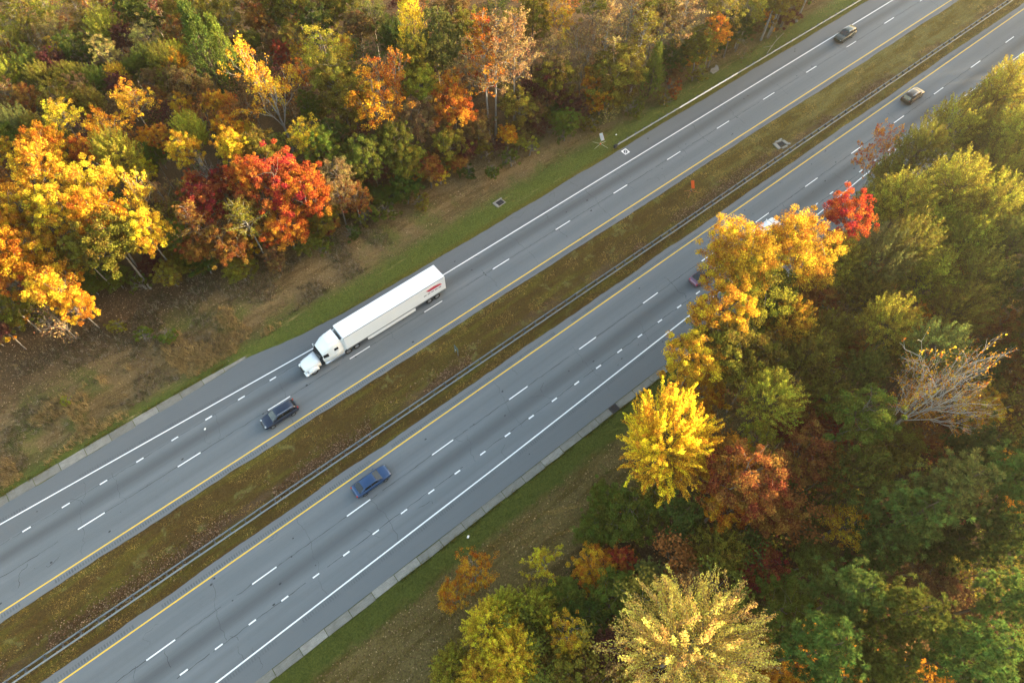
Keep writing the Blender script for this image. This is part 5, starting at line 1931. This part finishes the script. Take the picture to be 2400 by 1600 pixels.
def blades(name, label, cat, X, Y, h, w, lean, cols, seed, z_off=0.0, n_per=3):
    rg = np.random.default_rng(seed)
    X, Y = np.repeat(X, n_per), np.repeat(Y, n_per)
    n = len(X)
    X = X + rg.normal(0, .10, n)
    Y = Y + rg.normal(0, .10, n)
    Z = gz(X, Y) + z_off
    a = rg.uniform(0, 6.283, n)
    hh = h * rg.uniform(.5, 1.3, n)
    ww = w * rg.uniform(.6, 1.3, n)
    la = rg.uniform(0, 6.283, n)
    ll = hh * lean * rg.uniform(.2, 1.3, n)
    A = np.stack([X - np.cos(a) * ww, Y - np.sin(a) * ww, Z - .02], -1)
    B = np.stack([X + np.cos(a) * ww, Y + np.sin(a) * ww, Z - .02], -1)
    Cc = np.stack([X + np.cos(la) * ll, Y + np.sin(la) * ll, Z + hh], -1)
    V = np.stack([A, B, Cc], 1).reshape(-1, 3)
    F = np.arange(3 * n).reshape(n, 3)
    cols = np.repeat(cols, n_per, axis=0) * rg.uniform(.6, 1.4, (n, 1))
    c = np.repeat(np.concatenate([cols, np.ones((n, 1))], 1), 3, axis=0)
    o = link(name, np_mesh(name, V, F, M_BLADE, {'colr': c}))
    tag(o, label, cat, kind='stuff')
    return o


def vnoise(X, Y, s, seed):
    """cheap value noise"""
    rg = np.random.default_rng(seed)
    T = rg.uniform(size=(64, 64))
    x, y = X * s + 1000, Y * s + 1000
    xi, yi = np.floor(x).astype(int), np.floor(y).astype(int)
    fx, fy = x - xi, y - yi
    fx, fy = fx * fx * (3 - 2 * fx), fy * fy * (3 - 2 * fy)
    g = lambda i, j: T[i % 64, j % 64]
    return (g(xi, yi) * (1 - fx) + g(xi + 1, yi) * fx) * (1 - fy) + (g(xi, yi + 1) * (1 - fx) + g(xi + 1, yi + 1) * fx) * fy


rg = np.random.default_rng(123)
C_ = lambda *k: np.array([k])


def pick(mask, a, b):
    return np.where(mask[:, None], np.array(a)[None], np.array(b)[None])


GRN, DGRN, OLV, UMB, TAN, STR, LIT = (.135, .14, .030), (.078, .09, .018), (.165, .128, .026), (.125, .076, .024), (.25, .175, .085), (.38, .29, .13), (.15, .09, .048)
# far verge
N = 62000
X, Y = rg.uniform(-52, 175, N), rg.uniform(53.9, 76, N)
k = in_view(X, Y) & (Y > np.array([out_a(q) for q in X]) + .06) & (Y < np.array([y_left(q) for q in X]) + 2) & ~((X < -.8) & (Y < 56.75))
X, Y = X[k], Y[k]
m1 = vnoise(X, Y, .35, 1) + .4 * vnoise(X, Y, 1.2, 2) + (Y - 59.0) * .055
cols = pick(m1 < .62, GRN, TAN)
m2 = vnoise(X * .35, Y * 1.6, .5, 3)
cols = np.where(((m2 > .60) & (Y > 57.5))[:, None], np.array([UMB]), cols)
cols = np.where(((m2 < .22) & (Y > 57))[:, None], np.array([STR]), cols)
blades('verge_grass', 'short green and tan grass on the verge below the far wood', 'grass', X, Y, .17, .020, .7, cols, 1, n_per=3)
# median
N = 52000
X, Y = rg.uniform(-52, 190, N), rg.uniform(33.9, 42.45, N)
k = in_view(X, Y)
X, Y = X[k], Y[k]
m1 = vnoise(X * .25, Y, .8, 5)
cols = pick(m1 + np.clip((X - 20) / 200, -.1, .15) > .54, OLV, UMB)
m2 = vnoise(X, Y, .6, 6) + np.clip((X - 60) / 150, 0, .35) + np.where(Y < 35.6, .08, 0)
cols = np.where((m2 > .66)[:, None], np.array([(.25, .185, .045)]), cols)
m3 = vnoise(X * .5, Y, .9, 61)
cols = np.where((m3 > .66)[:, None], np.array([(.42, .30, .10)]), cols) * np.array([[1.42, 1.30, 1.1]])
blades('median_grass', 'brown and olive mown grass on the median strip', 'grass', X, Y, .15, .018, .8, cols, 2, n_per=3)
# near bank
N = 36000
X, Y = rg.uniform(-25, 70, N), rg.uniform(0, 19.1, N)
k = in_view(X, Y) & (Y > np.array([y_right(q) for q in X]) - 5)
X, Y = X[k], Y[k]
m1 = Y + 1.6 * vnoise(X, Y, .4, 8)
cols = pick(m1 > 16.9, DGRN, OLV)
m2 = vnoise(X * .4, Y, .6, 9)
cols = np.where(((m1 < 16.4) & (m2 > .55))[:, None], np.array([TAN]), cols)
cols = np.where(((m1 < 15.8) & (m2 < .3))[:, None], np.array([(.07, .075, .02)]), cols)
blades('bank_grass', 'dark green and brown grass on the near bank', 'grass', X, Y, .17, .020, .8, cols, 3, n_per=3)
# tall straw-coloured grass at the lower left of the far verge
N = 5200
X, Y = rg.uniform(-34, 8, N), rg.uniform(57.6, 66, N)
k = vnoise(X, Y, .28, 12) + .25 * vnoise(X, Y, 1.1, 13) > .70 + (Y - 59) * .02
X, Y = X[k], Y[k]
cols = pick(rg.uniform(size=len(X)) > .4, (.42, .30, .13), (.32, .21, .09))
blades('tall_grass', 'tall dry tan grass tussocks on the far verge at left', 'grass', X, Y, .75, .022, .55, cols, 4, n_per=7)

N = 15000
X, Y = rg.uniform(-36, 26, N), rg.uniform(58.8, 74, N)
k = vnoise(X, Y, .33, 22) + .3 * vnoise(X, Y, 1.3, 23) > .64
X, Y = X[k], Y[k]
cols = pick(rg.uniform(size=len(X)) > .45, (.15, .105, .075), (.085, .085, .03))
cols = np.where((rg.uniform(size=len(X)) > .8)[:, None], np.array([(.36, .29, .20)]), cols)
blades('scrub', 'brown and grey scrub weeds on the far verge at left', 'scrub', X, Y, .50, .022, .9, cols, 14, n_per=5)
# loose sprinkling of tall weeds along the far verge
N = 5000
X, Y = rg.uniform(-36, 120, N), rg.uniform(58, 70, N)
k = (Y < np.array([y_left(q) for q in X]) + 1) & (vnoise(X, Y, .5, 24) > .5)
X, Y = X[k], Y[k]
cols = pick(rg.uniform(size=len(X)) > .5, (.30, .22, .11), (.13, .13, .035))
blades('verge_weeds', 'scattered tall weeds along the edge of the far wood', 'weeds', X, Y, .34, .020, .8, cols, 15, n_per=4)

N = 5200
X = rg.uniform(-50, 100, N)
Y = np.where(X < -1, 56.85 + np.abs(rg.normal(0, .16, N)) * rg.choice([-1, 1], N), 19.02 + rg.normal(0, .10, N))
k = in_view(X, Y) & (vnoise(X, Y * 0, .7, 33) > .35) & ((X < -1) | (X > -25))
X, Y = X[k], Y[k]
cols = pick(rg.uniform(size=len(X)) > .5, GRN, OLV)
blades('edge_grass', 'ragged grass creeping over the concrete gutter edges', 'grass', X, Y, .16, .020, .9, cols, 17, z_off=.03, n_per=4)

# fallen leaves, flat, scattered
def leaf_litter(name, label, X, Y, cols, size, seed, lift=.05):
    rg = np.random.default_rng(seed)
    P = np.stack([X, Y, gz(X, Y) + lift + rg.uniform(0, .08, len(X))], -1)
    V, F = leaf_quads(rg, P, size, size * .75, 1.6)
    c = cols * rg.uniform(.5, 1.5, (len(X), 1))
    c = np.repeat(np.concatenate([c, np.ones((len(c), 1))], 1), 4, axis=0)
    o = link(name, np_mesh(name, V, F, M_BLADE, {'colr': c}))
    tag(o, label, 'leaves', kind='stuff')


N = 26000
X, Y = rg.uniform(-50, 120, N), 37.0 + rg.normal(0, .9, N)
k = in_view(X, Y) & (vnoise(X, Y, .22, 15) + .3 * vnoise(X, Y, .9, 16) > .66) & (Y > 34.2) & (Y < 41.5)
X, Y = X[k], Y[k]
leaf_litter('median_leaves', 'brown fallen leaves drifted along the median guardrail', X, Y, pick(rg.uniform(size=len(X)) > .35, (.12, .062, .030), (.30, .19, .12)), .16, 5)
N = 60000
X, Y = rg.uniform(-52, 150, N), rg.uniform(57, 84, N)
k = in_view(X, Y) & (rg.uniform(size=N) < np.clip((Y - 57) / 12, 0.05, 1)) & (Y < np.array([y_left(q) for q in X]) + 5)
X, Y = X[k], Y[k]
leaf_litter('verge_leaves', 'brown fallen leaves under the edge of the far wood', X, Y, pick(rg.uniform(size=len(X)) > .3, (.15, .095, .06), (.34, .24, .15)), .17, 6)
N = 30000
X, Y = rg.uniform(-25, 90, N), rg.uniform(-6, 16.5, N)
k = in_view(X, Y, 200)
X, Y = X[k], Y[k]
leaf_litter('bank_leaves', 'brown fallen leaves on the near bank', X, Y, pick(rg.uniform(size=len(X)) > .3, (.14, .09, .045), (.32, .22, .11)), .16, 7)


# low undergrowth inside both woods
def undergrowth():
    rg = np.random.default_rng(31)
    N = 5200
    u, v = rg.uniform(-80, 2480, N), rg.uniform(-80, 1680, N)
    P, Cc = [], []
    pal = np.array([PAL['olive'], PAL['brown'], PAL['green'], PAL['rust'], PAL['deep green'], PAL['maroon'], PAL['brown'], PAL['olive']])
    n_c = 0
    for i in range(N):
        p = at(u[i], v[i], 1.0)
        x, y = p[0], p[1]
        if not ((y > y_left(x) + 1.0 and y < 190) or (y < y_right(x) - 1.0)):
            continue
        n_c += 1
        n = 34
        r = rg.uniform(.5, 1.3)
        d = rand_dirs(rg, n)
        d[:, 2] = np.abs(d[:, 2]) * 1.3
        P.append(np.array([x, y, float(gz(x, y))]) + d * r * rg.uniform(.3, 1, (n, 1)))
        c = pal[rg.integers(len(pal))] * rg.uniform(.7, 1.2)
        Cc.append(np.repeat(c[None], n, 0))
    P, Cc = np.concatenate(P), np.concatenate(Cc)
    V, F = leaf_quads(rg, P, .30, .22, .5)
    Cc = Cc * rg.uniform(.6, 1.4, (len(Cc), 1))
    c = np.repeat(np.concatenate([Cc, np.ones((len(Cc), 1))], 1), 4, axis=0)
    o = link('undergrowth', np_mesh('undergrowth', V, F, M_BLADE, {'colr': c}))
    tag(o, 'low tangled undergrowth beneath the trees of both woods', 'undergrowth', kind='stuff')


undergrowth()

# scraps of litter lying about
lr = random.Random(44)
spots = [(480, 1005, 'white scrap of litter on the grass by the far gutter'), (1097, 1257, 'white scrap of litter on the near bank beside the gutter'),
         (1444, 316, 'white scrap of litter behind the guardrail end')]
for u, v, lab in spots:
    p = at(u, v, 0)
    z = float(gz(p[0], p[1]))
    ring = [(math.cos(6.283 * i / 7) * lr.uniform(.12, .24), math.sin(6.283 * i / 7) * lr.uniform(.10, .2)) for i in range(7)]
    mb = MB().add([(a, b, .04) for a, b in ring] + [(0, 0, .2)], [(i, (i + 1) % 7, 7) for i in range(7)])
    o = mb.build('litter', M_LITTER)
    o.location = (p[0], p[1], z + .03)
    tag(o, lab, 'litter')

# fallen pale branches by the tall grey trunks
p = at(1815, 105, 0)
fb = empty('fallen_branch', (p[0], p[1], float(gz(p[0], p[1]))))
tag(fb, 'pale fallen branch lying behind the outer guardrail', 'branch')
for a, b, r in (((-3.2, -.9, .12), (1.0, .5, .2), .07), ((1.0, .5, .2), (4.2, 1.2, .15), .055), ((-.8, -.1, .18), (-2.4, .7, .1), .035), ((1.6, .7, .18), (2.6, 1.8, .12), .03)):
    MB().tube(a, b, r, r * .6, 6).build('limb', M_BARK_PALE, fb)

# ------------------------------------------------------------------ haze
HAZE = 0.00022
hm, nt, out_ = new_mat('warm_haze')
pv = nt.nodes.new('ShaderNodeVolumePrincipled')
pv.inputs['Color'].default_value = (1.0, 0.93, 0.80, 1)
pv.inputs['Density'].default_value = HAZE
pv.inputs['Anisotropy'].default_value = 0.80
nt.links.new(pv.outputs[0], out_.inputs['Volume'])
if HAZE > 0:
    hz = MB().box((120, 40, 38.5), (900, 900, 80.5)).build('haze', hm)
    tag(hz, 'thin warm haze in the low sunlight', 'haze', kind='stuff')
